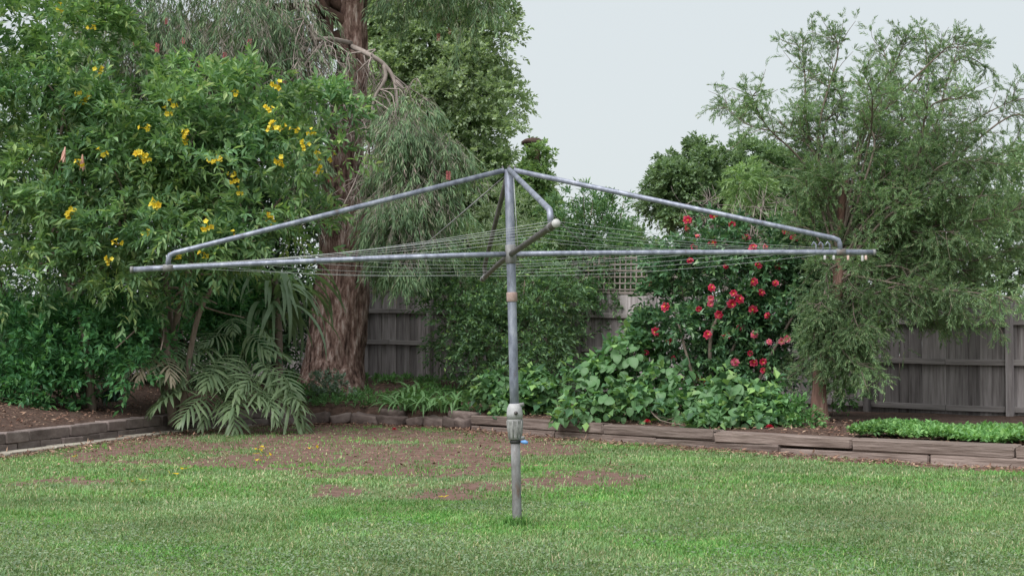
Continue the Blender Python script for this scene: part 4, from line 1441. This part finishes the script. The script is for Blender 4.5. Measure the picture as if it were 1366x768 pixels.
for tx, ty in tips + low_front:
    # lower tips hang from lower on the trunk
    k = np.interp(ty, [40, 300, 560], [20, 16, 9])
    s = TP[int(np.clip(k + rng.integers(-3, 4), 6, 23))]
    Ye = fY + rng.normal(0, .75) * np.interp(ty, [40, 300, 560], [.8, 1.0, .4])
    if (tx, ty) in low_front:
        Ye = fY - rng.uniform(.15, .6)
        s = TP[int(rng.integers(11, 17))]
    e = at(tx, ty, Ye)
    L = np.linalg.norm(e - s)
    lift = np.array((0, 0, .10 * L))
    P = curve([s, s + (e - s) * .4 + lift + rng.normal(0, .07 * L, 3), s + (e - s) * .75 + lift * .6 + rng.normal(0, .05 * L, 3), e], 18)
    r0 = np.interp(L, [.3, 3], [.010, .023])
    g.add(*_flat(tube(P, np.linspace(r0, .004, 18), 5)))
    nside = int((9 + 9 * L) * np.interp(ty, [60, 150, 260], [.8, .9, 1.0]))
    for m in range(nside):
        i = int(rng.uniform(.25, 1) * 17)
        a = P[i]
        dirm = nrm(P[min(i + 1, 17)] - P[max(i - 1, 0)])
        d = nrm(dirm * .75 + sphere_dirs(rng, 1)[0] * .85 + np.array((0, 0, .12 if ty < 380 else -.3)))
        l2 = rng.uniform(.18, .55) * (1.15 - .4 * i / 17)
        q = a + d * l2
        S = curve([a, (a + q) / 2 + rng.normal(0, .03, 3), q], 6)
        g.add(*_flat(tube(S, np.linspace(.006, .0025, 6), 3)))
        for z in range(7 if ty < 190 else 9):
            EA.append(S[rng.integers(1, 6)])
            ED.append(nrm(d * .8 + sphere_dirs(rng, 1)[0] * .9))
    for z in range(6):
        EA.append(P[-1 - rng.integers(3)])
        ED.append(nrm(dirm + sphere_dirs(rng, 1)[0] * .5))
part('branches', g, M['twigs'], ft)
EA, ED = np.array(EA), np.array(ED)
V, Fc = sprig_leaves(rng, EA, ED, rng.uniform(.08, .2, len(EA)), 18, .045, .0095, ang=45, droop=.2, up=.4, fold=.1)
part('crown', Geo().add(V, Fc), M['feather'], ft, False, 'stuff')

# --- rounded tree far behind the fence and things beside it
rng = np.random.default_rng(21)
rY = 38
rb = [blob(942, 250, 62, 56, rY, 1.2), blob(1000, 255, 64, 56, rY, 1.2), blob(902, 262, 36, 40, rY - .4, .8), blob(960, 290, 80, 40, rY - .3, 1.1), blob(1050, 265, 56, 56, rY + .3, 1.1), blob(1030, 310, 80, 50, rY, 1.2)]
x_ = at(970, 0, rY)[0]
rt = thing('round_tree', 'rounded olive green tree crown in the distance behind the camellia', 'tree', (x_, rY, .3))
P = curve([(x_, rY, .1), at(970, 400, rY), at(965, 300, rY), at(960, 230, rY)], 10)
part('trunk', Geo().add(*_flat(tube(P, np.linspace(.2, .07, 10), 8))), M['darkbark'], rt)
g = Geo()
limbs(g, rng, [P[4], P[6]], rb, .06, 4)
part('limb', g, M['darkbark'], rt)
shrub_foliage(rt, M['roundtree'], rb, 11000, rng, .34, (8, .10, .055), name='crown', fill=.2, shell=(.78, .9), slen=.16, ang=60, up=.6)
tb_ = [blob(988, 248, 22, 22, 34, .35), blob(1003, 262, 16, 14, 34, .25)]
x_ = at(985, 0, 34)[0]
tt = thing('bright_shrub', 'fresh light green tuft of foliage in front of the rounded distant tree', 'shrub', (x_, 34, .4))
g = Geo()
limbs(g, rng, np.array((x_, 34, .3)), tb_, .05, 3)
part('stem', g, M['stem'], tt)
shrub_foliage(tt, M['ivy'], tb_, 260, rng, .22, (9, .15, .03), fill=.2, slen=.3, ang=40, up=.3, droop=.4)
# brown twiggy shrub, bare
x_ = at(985, 0, 27)[0]
z_ = bz(x_, 27)
tw = thing('twiggy_shrub', 'bare brown twiggy shrub above the fence behind the camellia', 'shrub', (x_, 27, z_))
g = Geo()
for k in range(26):
    e = at(rng.uniform(895, 1060), rng.uniform(262, 320), 27 + rng.normal(0, .4))
    P = curve([(x_, 27, z_), (np.array((x_, 27, z_)) + e) / 2 + rng.normal(0, .15, 3), e], 8)
    g.add(*_flat(tube(P, np.linspace(.02, .005, 8), 4)))
    for m in range(22):
        a = P[rng.integers(5, 8)]
        q = a + nrm(sphere_dirs(rng, 1)[0] + (0, 0, .2)) * rng.uniform(.15, .5)
        g.add(*_flat(tube(curve([a, (a + q) / 2 + rng.normal(0, .04, 3), q], 4), np.linspace(.006, .002, 4), 3)))
part('twigs', g, M['deadtwig'], tw)
# green background beyond the fence on the right
rng = np.random.default_rng(22)
for k, (blobs, lab) in enumerate((([blob(1140, 330, 80, 70, 30, .8), blob(1080, 360, 70, 60, 30, .8), blob(1120, 420, 90, 60, 30, .8)], 'dull green shrub over the fence behind the feathery tree'),
                                  ([blob(1290, 330, 90, 70, 31, .8), blob(1370, 300, 80, 90, 31, .8), blob(1330, 400, 120, 60, 31, .8), blob(1220, 400, 50, 40, 31, .6)], 'dull green shrub over the fence by the ground cover'),
                                  ([blob(560, 360, 90, 50, 29, .5), blob(660, 365, 90, 50, 29, .5), blob(520, 400, 80, 50, 29, .5), blob(640, 420, 90, 40, 29, .5)], 'dull green shrub seen through the lattice below the dense tree'),
                                  ([blob(880, 400, 60, 40, 30, .6), blob(860, 350, 30, 26, 30, .4), blob(820, 400, 60, 40, 30, .6)], 'dull green shrub seen through the lattice beside the camellia'))):
    c = blobs[-1][0]
    s = thing('background_shrub', lab, 'shrub', (c[0], c[1], .4))
    g = Geo()
    limbs(g, rng, np.array((c[0], c[1], .3)), blobs, .05, 3)
    part('stem', g, M['darkbark'], s)
    shrub_foliage(s, M['roundtree'], blobs, 2200, rng, .32, (8, .13, .055), fill=.3, slen=.28, ang=60, up=.6)

# ---------------------------------------------------------------- large-leaved and strap plants
def strap(L, W, arch, rng, mat, n=9, twist=0.0, start=1.2):
    """one arching strap leaf growing from the origin towards +Y"""
    V, Fs = [], []
    x = y = z = 0.0
    a = start
    ds = L / n
    for i in range(n + 1):
        t = i / n
        w = W * .5 * (math.sin(math.pi * min(.999, .12 + .88 * t)) ** .6 if i < n else .02)
        c, s = math.cos(twist * t), math.sin(twist * t)
        V += [(x - w * c, y, z + w * s * .4), (x, y, z - w * .25), (x + w * c, y, z - w * s * .4)]
        y += math.cos(a) * ds
        z += math.sin(a) * ds
        a -= arch / n
    for i in range(n):
        for s_ in (0, 1):
            k = i * 3 + s_
            Fs.append((k, k + 1, k + 4, k + 3))
    return Geo().add(np.array(V), np.array(Fs)).mesh('leaf', mat)


def put_leaf(root, me, pos, az, rng, sc=1.0, tilt=0.0):
    o = obj('leaf', me, root, tuple(np.asarray(pos) - np.array(root.location)))
    o.rotation_euler = (tilt, rng.normal(0, .12), az)
    o.scale = (sc,) * 3
    return o


rng = np.random.default_rng(23)
# strap-leaved clump on a stem beside the trunk
x_ = at(372, 0, 22.3)[0]
z_ = bz(x_, 22.5)
sp = thing('strap_leaved_plant', 'tall clump of long drooping sword-shaped leaves against the furrowed trunk', 'plant', (x_, 22.5, z_))
P = curve([(x_, 22.5, z_ - .05), at(372, 450, 22.4), at(366, 372, 22.3)], 8)
part('stem', Geo().add(*_flat(tube(P, np.linspace(.06, .045, 8), 8))), M['stem'], sp)
sm = [strap(rng.uniform(1.15, 1.5), rng.uniform(.055, .08), rng.uniform(1.9, 2.5), rng, M['strap'], 12, rng.normal(0, .4), rng.uniform(.3, 1.0)) for _ in range(7)]
for k in range(110):
    c = at(364 + rng.normal(0, 6), rng.uniform(366, 430), 22.3)
    az = k * 2.4 + rng.normal(0, .3)
    if -math.sin(az) > .5 and k % 3:
        az += math.pi * .5
    put_leaf(sp, sm[rng.integers(7)], c, az, rng, rng.uniform(.75, 1.1), rng.normal(-.15, .2))

# split-leaf plants
def split_leaf(rng, L=.55, mat=None, nf=8):
    """deeply cut leaf: midrib along +Y bending down, fingers either side"""
    g = Geo()
    pts = []
    for i in range(nf + 1):
        t = i / nf
        pts.append(np.array((0, L * (t - .1 * t * t), -.42 * L * t * t + .03)))
    pts = np.array(pts)
    g.add(*_flat(tube(pts, np.linspace(.008, .003, nf + 1), 4)))
    for i in range(1, nf + 1):
        t = i / nf
        fl = L * .74 * (math.sin(math.pi * (.22 + .66 * t)) ** .8) * rng.uniform(.75, 1.15)
        for s in (-1, 1):
            a = np.interp(t, [0, 1], [1.7, .22]) + rng.normal(0, .10)
            d = nrm(np.array((s * math.sin(a), math.cos(a), -.12 - .3 * t)))
            n = 4
            sag_ = rng.normal(0, .07, 3)
            V, Fs = [], []
            q = pts[i].copy()
            dd = d.copy()
            side = nrm(np.cross(dd, (0, 0, 1.0)))
            for m in range(n + 1):
                w = .0165 * (.7, 1.2, 1.25, .9, .05)[m]
                V += [q - side * w, q + np.array((0, 0, .006)), q + side * w]
                q = q + dd * fl / n
                dd = nrm(dd + np.array((0, 0, -.24)) + sag_)
            for m in range(n):
                for z in (0, 1):
                    b_ = m * 3 + z
                    Fs.append((b_, b_ + 1, b_ + 4, b_ + 3))
            g.add(np.array(V), np.array(Fs))
    return g.mesh('leaf', mat or M['palm'])


sl = [split_leaf(rng, L) for L in (.50, .56, .62, .46, .53, .58, .48, .6)]
sld = split_leaf(rng, .5, M['palm_dry'])
x_ = at(300, 0, 20.9)[0]
z_ = bz(x_, 21.2)
ph = thing('split_leaf_plant', 'broad clump of arching deeply cut fan leaves spilling over the end of the block wall', 'plant', (x_, 21.2, z_))
leaves_spec = [(258, 520, 200, 21.0), (245, 505, 215, 20.9), (275, 540, 185, 20.7), (300, 545, 175, 20.6), (330, 535, 150, 20.6), (350, 525, 130, 20.7), (345, 548, 150, 20.4), (320, 500, 165, 20.9), (300, 470, 180, 21.1), (330, 470, 150, 21.0), (350, 490, 125, 20.9),
               (285, 490, 200, 21.0), (265, 480, 225, 21.1), (310, 450, 170, 21.3), (340, 460, 120, 21.2), (240, 535, 210, 20.6), (290, 515, 180, 20.7), (360, 548, 125, 20.4), (315, 525, 170, 20.6), (255, 500, 190, 20.8), (275, 505, 200, 20.8), (345, 505, 140, 20.7),
               (300, 498, 195, 20.8), (335, 520, 175, 20.5), (365, 535, 110, 20.6), (350, 545, 165, 20.5), (375, 550, 140, 20.6), (335, 555, 195, 20.4), (355, 510, 120, 20.8), (370, 520, 135, 20.7), (250, 545, 230, 20.5), (270, 555, 205, 20.4), (310, 560, 180, 20.4)]
core = np.array((x_ + .05, 21.3, z_ + .1))
gp = Geo()
for px, py, deg, Yl in leaves_spec:
    pos = at(px, py - 22, Yl)
    az = rad(360 - deg) + rng.normal(0, .25)
    o = put_leaf(ph, sl[rng.integers(8)], pos, az, rng, rng.uniform(.75, 1.1), rng.uniform(-.6, .15))
    o.rotation_euler.y = rng.normal(0, .35)
    gp.add(*_flat(tube(curve([core + rng.normal(0, .05, 3), (core + pos) / 2 + np.array((0, 0, .15)), pos], 8), np.linspace(.012, .007, 8), 5)))
part('leaf_stalks', gp, M['palm'], ph)
x_ = at(205, 0, 20.5)[0]
z_ = bz(x_, 21)
ph = thing('split_leaf_plant', 'single fan of cut leaves with pale dry tips leaning beside the grey stem', 'plant', (x_ + .1, 21, z_))
core = np.array((x_ + .1, 21, z_))
gp = Geo()
for px, py, deg, Yl, m in ((205, 475, 180, 20.5, 0), (192, 480, 215, 20.5, 1), (215, 478, 165, 20.6, 2), (200, 492, 195, 20.4, 4), (220, 492, 150, 20.4, 4), (228, 470, 150, 20.7, 0)):
    pos = at(px, py - 15, Yl)
    o = put_leaf(ph, sld if m == 4 else sl[m], pos, rad(360 - deg), rng, .8 if m < 4 else .75, -.45)
    gp.add(*_flat(tube(curve([core, (core + pos) / 2 + np.array((0, .05, .1)), pos], 8), np.linspace(.012, .007, 8), 5)))
part('leaf_stalks', gp, M['palm'], ph)

# strap clumps by the stones
rng = np.random.default_rng(24)
am = [strap(rng.uniform(.34, .5), rng.uniform(.026, .036), rng.uniform(1.8, 2.8), rng, M['agapanthus'], 7, rng.normal(0, .4), rng.uniform(.9, 1.35)) for _ in range(6)]
for px, py, Yp, n, lab in ((535, 555, 22.2, 34, 'strappy green clump with a fallen red flower at its foot by the stones'), (570, 558, 22.0, 36, 'fullest strappy green clump sprawling over the stone edging'), (605, 560, 21.7, 34, 'strappy green clump between the stone edging and the sleepers'), (547, 535, 22.9, 26, 'strappy green clump just behind the others near the fence')):
    c = at(px, py, Yp)
    z_ = max(bz(c[0], Yp + .25), .25)
    a = thing('strappy_plant', lab, 'plant', (c[0], Yp + .25, z_), 'strappy clumps by the stone edging')
    for k in range(n):
        put_leaf(a, am[rng.integers(6)], np.array((c[0], Yp + .25, z_ - .01)) + np.array((rng.normal(0, .10), rng.normal(0, .07), 0)), k * 2.4 + rng.normal(0, .3), rng, rng.uniform(.9, 1.45), rng.normal(0, .15))
# blue-green rosette at the far left under the bushes
c = at(146, 545, 20.9)
z_ = bz(c[0], 20.9)
a = thing('dark_rosette_plant', 'small dark blue-green spiky plant in the shade behind the block wall', 'plant', (c[0], 20.9, z_))
bmesh_l = [strap(.42, .035, 2.2, rng, M['blueplant'], 7, .2, 1.3), strap(.40, .04, 2.6, rng, M['blueplant'], 7, -.2, 1.1)]
for k in range(44):
    put_leaf(a, bmesh_l[k % 2], np.array((c[0], 20.9, z_ + .1)) + rng.normal(0, .05, 3) * (1, 1, 0), k * 2.4, rng, rng.uniform(.75, 1.1), rng.normal(0, .15))
# small grey-green plants at the trunk's foot
for px, py, Yp, lab in ((432, 520, 23.5, 'grey-green leafy plant at the foot of the furrowed trunk'), (385, 525, 23.2, 'low green tuft at the left foot of the furrowed trunk, under the sword leaves')):
    bl_ = [blob(px, py - 2, 20, 17, Yp, .2), blob(px + 14, py + 4, 14, 12, Yp - .1, .15), blob(px - 14, py + 4, 14, 11, Yp - .1, .15)]
    c = bl_[0][0]
    z_ = bz(c[0], Yp)
    s = thing('leafy_plant', lab, 'plant', (c[0], Yp, z_))
    g = Geo()
    limbs(g, rng, np.array((c[0], Yp, z_ - .02)), bl_, .008, 3, sides=4)
    part('stem', g, M['stem'], s)
    shrub_foliage(s, M['greyplant'] if px == 432 else M['weed'], bl_, 150, rng, .1, (6, .06, .028), fill=.3, slen=.14, up=.7, ang=55)
# small plants at the feathery tree
for px, py, Yp, lab in ((1065, 560, 18.6, 'small green plant at the foot of the feathery tree, beside the rounded hydrangea'), (1112, 520, 20.8, 'low dark green plant behind the feathery tree trunk')):
    bl_ = [blob(px, py, 20, 15, Yp, .18), blob(px + 16, py + 5, 14, 10, Yp, .14)]
    c = bl_[0][0]
    z_ = bz(c[0], Yp)
    s = thing('leafy_plant', lab, 'plant', (c[0], Yp, z_))
    g = Geo()
    limbs(g, rng, np.array((c[0], Yp, z_ - .02)), bl_, .008, 3, sides=4)
    part('stem', g, M['stem'], s)
    shrub_foliage(s, M['weed'], bl_, 130, rng, .1, (6, .06, .03), fill=.3, slen=.14, up=.7, ang=55)

# ---------------------------------------------------------------- ground cover, litter, grass
rng = np.random.default_rng(25)
# bright ground cover, right
N_ = 5200
u, v = rng.uniform(0, 1, N_), rng.uniform(0, 1, N_)
px_ = 1118 + u * 340
sW = np.array([wall_s_at_px(p_) for p_ in px_])
Pw = np.stack([np.interp(sW, WD, WC[:, 0]), np.interp(sW, WD, WC[:, 1])], 1)
nn = np.array((.72, .69))
dist = .28 + v * np.interp(px_, [1118, 1180, 1300], [.35, 1.3, 1.5]) + rng.normal(0, .05, N_)
XY = Pw + nn * dist[:, None] + np.array((0, .15)) * (px_[:, None] < 1180)
hgt = .05 + .09 * fbm(XY[:, 0] * 4, XY[:, 1] * 4, 31, 3) * rng.uniform(.3, 1.3, N_)
A = np.stack([XY[:, 0], XY[:, 1], bed_z(XY[:, 0], XY[:, 1]) + hgt], 1)
D = nrm(np.stack([rng.normal(0, .6, N_), rng.normal(0, .6, N_), np.ones(N_)], 1))
V, Fc = sprig_leaves(rng, A - D * .05, D, np.full(N_, .09), 5, .052, .034, ang=75, up=1.0, curl=.15)
gc = obj('ground_cover', Geo().add(V, Fc).mesh('ground_cover', M['cover'], False), kind='stuff', label='bright green ground cover carpeting the bed by the right fence')
gc['category'] = 'ground cover'
# weedy green patches in the bed around the trunk and stones
N_ = 2600
XY = np.stack([rng.uniform(-3.6, .6, N_), rng.uniform(21.6, 25.4, N_)], 1)
sd = wall_sd(XY[:, 0], XY[:, 1])
k = (sd > .2) & (fbm(XY[:, 0] * 1.6, XY[:, 1] * 1.6, 41, 3) > .47)
XY = XY[k]
A = np.stack([XY[:, 0], XY[:, 1], bed_z(XY[:, 0], XY[:, 1]) - .01], 1)
D = nrm(np.stack([rng.normal(0, .5, len(A)), rng.normal(0, .5, len(A)), np.ones(len(A))], 1))
V, Fc = sprig_leaves(rng, A, D, np.full(len(A), .13), 6, .06, .022, ang=55, up=.8)
wd = obj('weeds', Geo().add(V, Fc).mesh('weeds', M['weed'], False), kind='stuff', label='low weedy growth in the bed around the furrowed trunk')
wd['category'] = 'weeds'
# leaf litter on bed and along the foot of the edging
N_ = 16000
s_ = rng.uniform(0, WD[-1], N_)
Pw = np.stack([np.interp(s_, WD, WC[:, 0]), np.interp(s_, WD, WC[:, 1])], 1)
tan = np.stack([np.interp(s_ + .05, WD, WC[:, 0]), np.interp(s_ + .05, WD, WC[:, 1])], 1) - Pw
tan = nrm(tan)
nn = np.stack([-tan[:, 1], tan[:, 0]], 1)
off = np.where(rng.uniform(size=N_) < .62, rng.uniform(.22, 2.4, N_), -.05 - np.abs(rng.normal(0, .28, N_)))
XY = Pw + nn * off[:, None]
extra = np.stack([rng.uniform(-4.5, 1.2, 1100), rng.uniform(14.5, 22, 1100)], 1)
extra = extra[(wall_sd(extra[:, 0], extra[:, 1]) < -.05)]
XY = np.concatenate([XY, extra])
sd = wall_sd(XY[:, 0], XY[:, 1])
k = (sd > .2) | (sd < -.03)
XY, sd = XY[k], sd[k]
Zl = np.where(sd > 0, bed_z(XY[:, 0], XY[:, 1], sd), lawn_z(XY[:, 0], XY[:, 1])) + .012 + np.abs(rng.normal(0, .008, len(XY)))
n = len(XY)
D = nrm(np.stack([rng.normal(size=n), rng.normal(size=n), rng.normal(0, .25, n)], 1))
N0 = np.stack([rng.normal(0, .35, n), rng.normal(0, .35, n), np.ones(n)], 1)
NN = nrm(N0 - D * (N0 * D).sum(1, keepdims=True))
V, Fc = leaf_geo(np.stack([XY[:, 0], XY[:, 1], Zl], 1), D, NN, rng.uniform(.02, .08, n), rng.uniform(.008, .026, n), .3)
ll = obj('leaf_litter', Geo().add(V, Fc).mesh('leaf_litter', M['litter'], False), kind='stuff', label='brown fallen leaves scattered on the bed and along its edging')
ll['category'] = 'leaf litter'


# fallen flowers one can pick out
def ground_hit(px, py):
    for Yg in np.arange(8, 27, .02):
        p_ = at(px, py, Yg)
        if p_[2] <= lz(p_[0], Yg):
            return p_
    return p_


for px, py, lab in ((526, 574, 'fallen red flower on bare soil in front of the stone edging'), (700, 565, 'fallen red flower at the sleepers behind the clothesline winder')):
    p_ = ground_hit(px, py)
    o = obj('fallen_flower', red_fl[0], None, (p_[0], p_[1], lz(p_[0], p_[1]) + .01), None, lab)
    o['category'] = 'flower'
    o['group'] = 'fallen flowers'
    o.scale = (.9, .9, .8)
for s_px, off, lab in ((1010, .32, 'fallen red flower lying on the bed at the foot of the small rounded hydrangea'), (858, .1, 'fallen red flower caught low in front of the largest hydrangea')):
    q = wall_pt(wall_s_at_px(s_px)) + np.array((.5, .6)) * off
    o = obj('fallen_flower', red_fl[1], None, (q[0], q[1], max(bz(q[0], q[1]) + .02, lz(q[0], q[1]) + .25)), None, lab)
    o['category'] = 'flower'
    o['group'] = 'fallen flowers'
gy_ = Geo()
for px, py in ((349, 605), (343, 609), (352, 600), (346, 618), (187, 646), (235, 637), (245, 630), (95, 613), (417, 602), (590, 668), (355, 612), (340, 603)):
    p_ = ground_hit(px, py)
    for m in range(3):
        d = nrm(np.array((rng.normal(), rng.normal(), .3)))
        N_ = nrm(np.array((0, 0, 1.0)) - d * d[2])
        V, Fc = leaf_geo((p_ + rng.normal(0, .03, 3) * (1, 1, 0) + (0, 0, .03))[None], d[None], N_[None], np.array([.05]), np.array([.035]), .3)
        gy_.add(V, Fc)
fp = obj('fallen_petals', gy_.mesh('fallen_petals', M['yellow']), kind='stuff', label='yellow petals fallen on the worn lawn')
fp['category'] = 'petals'

# grass blades: dense where the turf is whole, thin over worn soil
rng = np.random.default_rng(26)


def grass(n, y0, y1, hmin, hmax, w, pw):
    Yg = y0 + (y1 - y0) * rng.uniform(0, 1, n) ** pw
    Xg = rng.uniform(-1, 1, n) * (Yg * .335 + .4)
    sd = wall_sd(Xg, Yg)
    bare_ = bare_map(Xg, Yg)
    thin = fbm(Xg * 3.2, Yg * 3.2, 51, 3)
    k = (sd < -.04) & (rng.uniform(size=n) > bare_ * .88) & (rng.uniform(size=n) < .35 + 1.1 * thin)
    Xg, Yg, thin = Xg[k], Yg[k], thin[k]
    m = len(Xg)
    h = rng.uniform(hmin, hmax, m) * (.6 + .8 * thin)
    az = rng.uniform(0, 6.283, m)
    lean = rng.uniform(.2, 1.3, m)
    base = np.stack([Xg, Yg, lawn_z(Xg, Yg) - .004], 1)
    side = np.stack([np.cos(az), np.sin(az), np.zeros(m)], 1)
    fw = np.stack([-np.sin(az), np.cos(az), np.zeros(m)], 1)
    tip = base + fw * (h * lean)[:, None] + np.array((0, 0, 1.0)) * h[:, None]
    midp = base + fw * (h * lean * .35)[:, None] + np.array((0, 0, .62)) * h[:, None]
    ww = (w * rng.uniform(.7, 1.3, m))[:, None]
    V = np.stack([base - side * ww * .5, base + side * ww * .5, midp + side * ww * .4, midp - side * ww * .4, tip], 1).reshape(-1, 3)
    o_ = np.arange(m)[:, None] * 5
    return V, o_ + np.array([[0, 1, 2, 3]]), o_ + np.array([[3, 2, 4]])


g = Geo()
g.add(*grass(210000, 7.2, 12, .010, .026, .006, .9))
g.add(*grass(210000, 11.5, 23.5, .014, .032, .010, .8))
def tufts(cx_, cy_, per, hmin, hmax, w, spread):
    n = len(cx_) * per
    Xg = np.repeat(cx_, per) + rng.normal(0, spread, n)
    Yg = np.repeat(cy_, per) + rng.normal(0, spread, n)
    k = wall_sd(Xg, Yg) < -.04
    Xg, Yg = Xg[k], Yg[k]
    m = len(Xg)
    h = rng.uniform(hmin, hmax, m)
    az = rng.uniform(0, 6.283, m)
    lean = rng.uniform(.1, 1.1, m)
    base = np.stack([Xg, Yg, lawn_z(Xg, Yg) - .004], 1)
    side = np.stack([np.cos(az), np.sin(az), np.zeros(m)], 1)
    fw = np.stack([-np.sin(az), np.cos(az), np.zeros(m)], 1)
    tip = base + fw * (h * lean)[:, None] + np.array((0, 0, 1.0)) * h[:, None]
    midp = base + fw * (h * lean * .3)[:, None] + np.array((0, 0, .65)) * h[:, None]
    V = np.stack([base - side * w * .5, base + side * w * .5, midp + side * w * .45, midp - side * w * .45, tip], 1).reshape(-1, 3)
    o_ = np.arange(m)[:, None] * 5
    return V, o_ + np.array([[0, 1, 2, 3]]), o_ + np.array([[3, 2, 4]])


n = 2600
ty_ = 7.3 + 15 * rng.uniform(0, 1, n) ** 1.1
tx_ = rng.uniform(-1, 1, n) * (ty_ * .335 + .4)
k = (fbm(tx_ * .9, ty_ * .9, 81, 3) + rng.normal(0, .06, n) > .52) & (rng.uniform(size=n) > bare_map(tx_, ty_) * .8)
g.add(*tufts(tx_[k], ty_[k], 16, .022, .055, .007, .035))
a_ = rng.uniform(0, 6.283, 34)                     # untrimmed grass round the foot of the clothesline post
g.add(*tufts(.033 + .055 * np.cos(a_), 10.2 + .055 * np.sin(a_), 14, .03, .085, .006, .02))
gr = obj('grass', g.mesh('grass', M['grass'], False), kind='stuff', label='short patchy green lawn grass with worn bare areas')
gr['category'] = 'grass'

# clover and flat weeds knitted into the near turf
n = 60000
Yg = 7.2 + 9 * rng.uniform(0, 1, n) ** 1.2
Xg = rng.uniform(-1, 1, n) * (Yg * .335 + .4)
k = (fbm(Xg * 1.3, Yg * 1.3, 61, 4) + .25 * fbm(Xg * 7, Yg * 7, 63, 2) + .10 * (9.5 - Yg) > .60) & (rng.uniform(size=n) > bare_map(Xg, Yg)) & (wall_sd(Xg, Yg) < -.05)
Xg, Yg = Xg[k], Yg[k]
n = len(Xg)
D = nrm(np.stack([rng.normal(size=n), rng.normal(size=n), rng.normal(.15, .3, n)], 1))
N0 = np.stack([rng.normal(0, .3, n), rng.normal(0, .3, n), np.ones(n)], 1)
NN = nrm(N0 - D * (N0 * D).sum(1, keepdims=True))
V, Fc = leaf_geo(np.stack([Xg, Yg, lawn_z(Xg, Yg) + rng.uniform(.008, .024, n)], 1), D, NN, rng.uniform(.012, .028, n), rng.uniform(.009, .018, n), .3, .6)
cl = obj('clover', Geo().add(V, Fc).mesh('clover', M['clover'], False), kind='stuff', label='pale clover and flat weeds knitted through the lawn')
cl['category'] = 'clover'
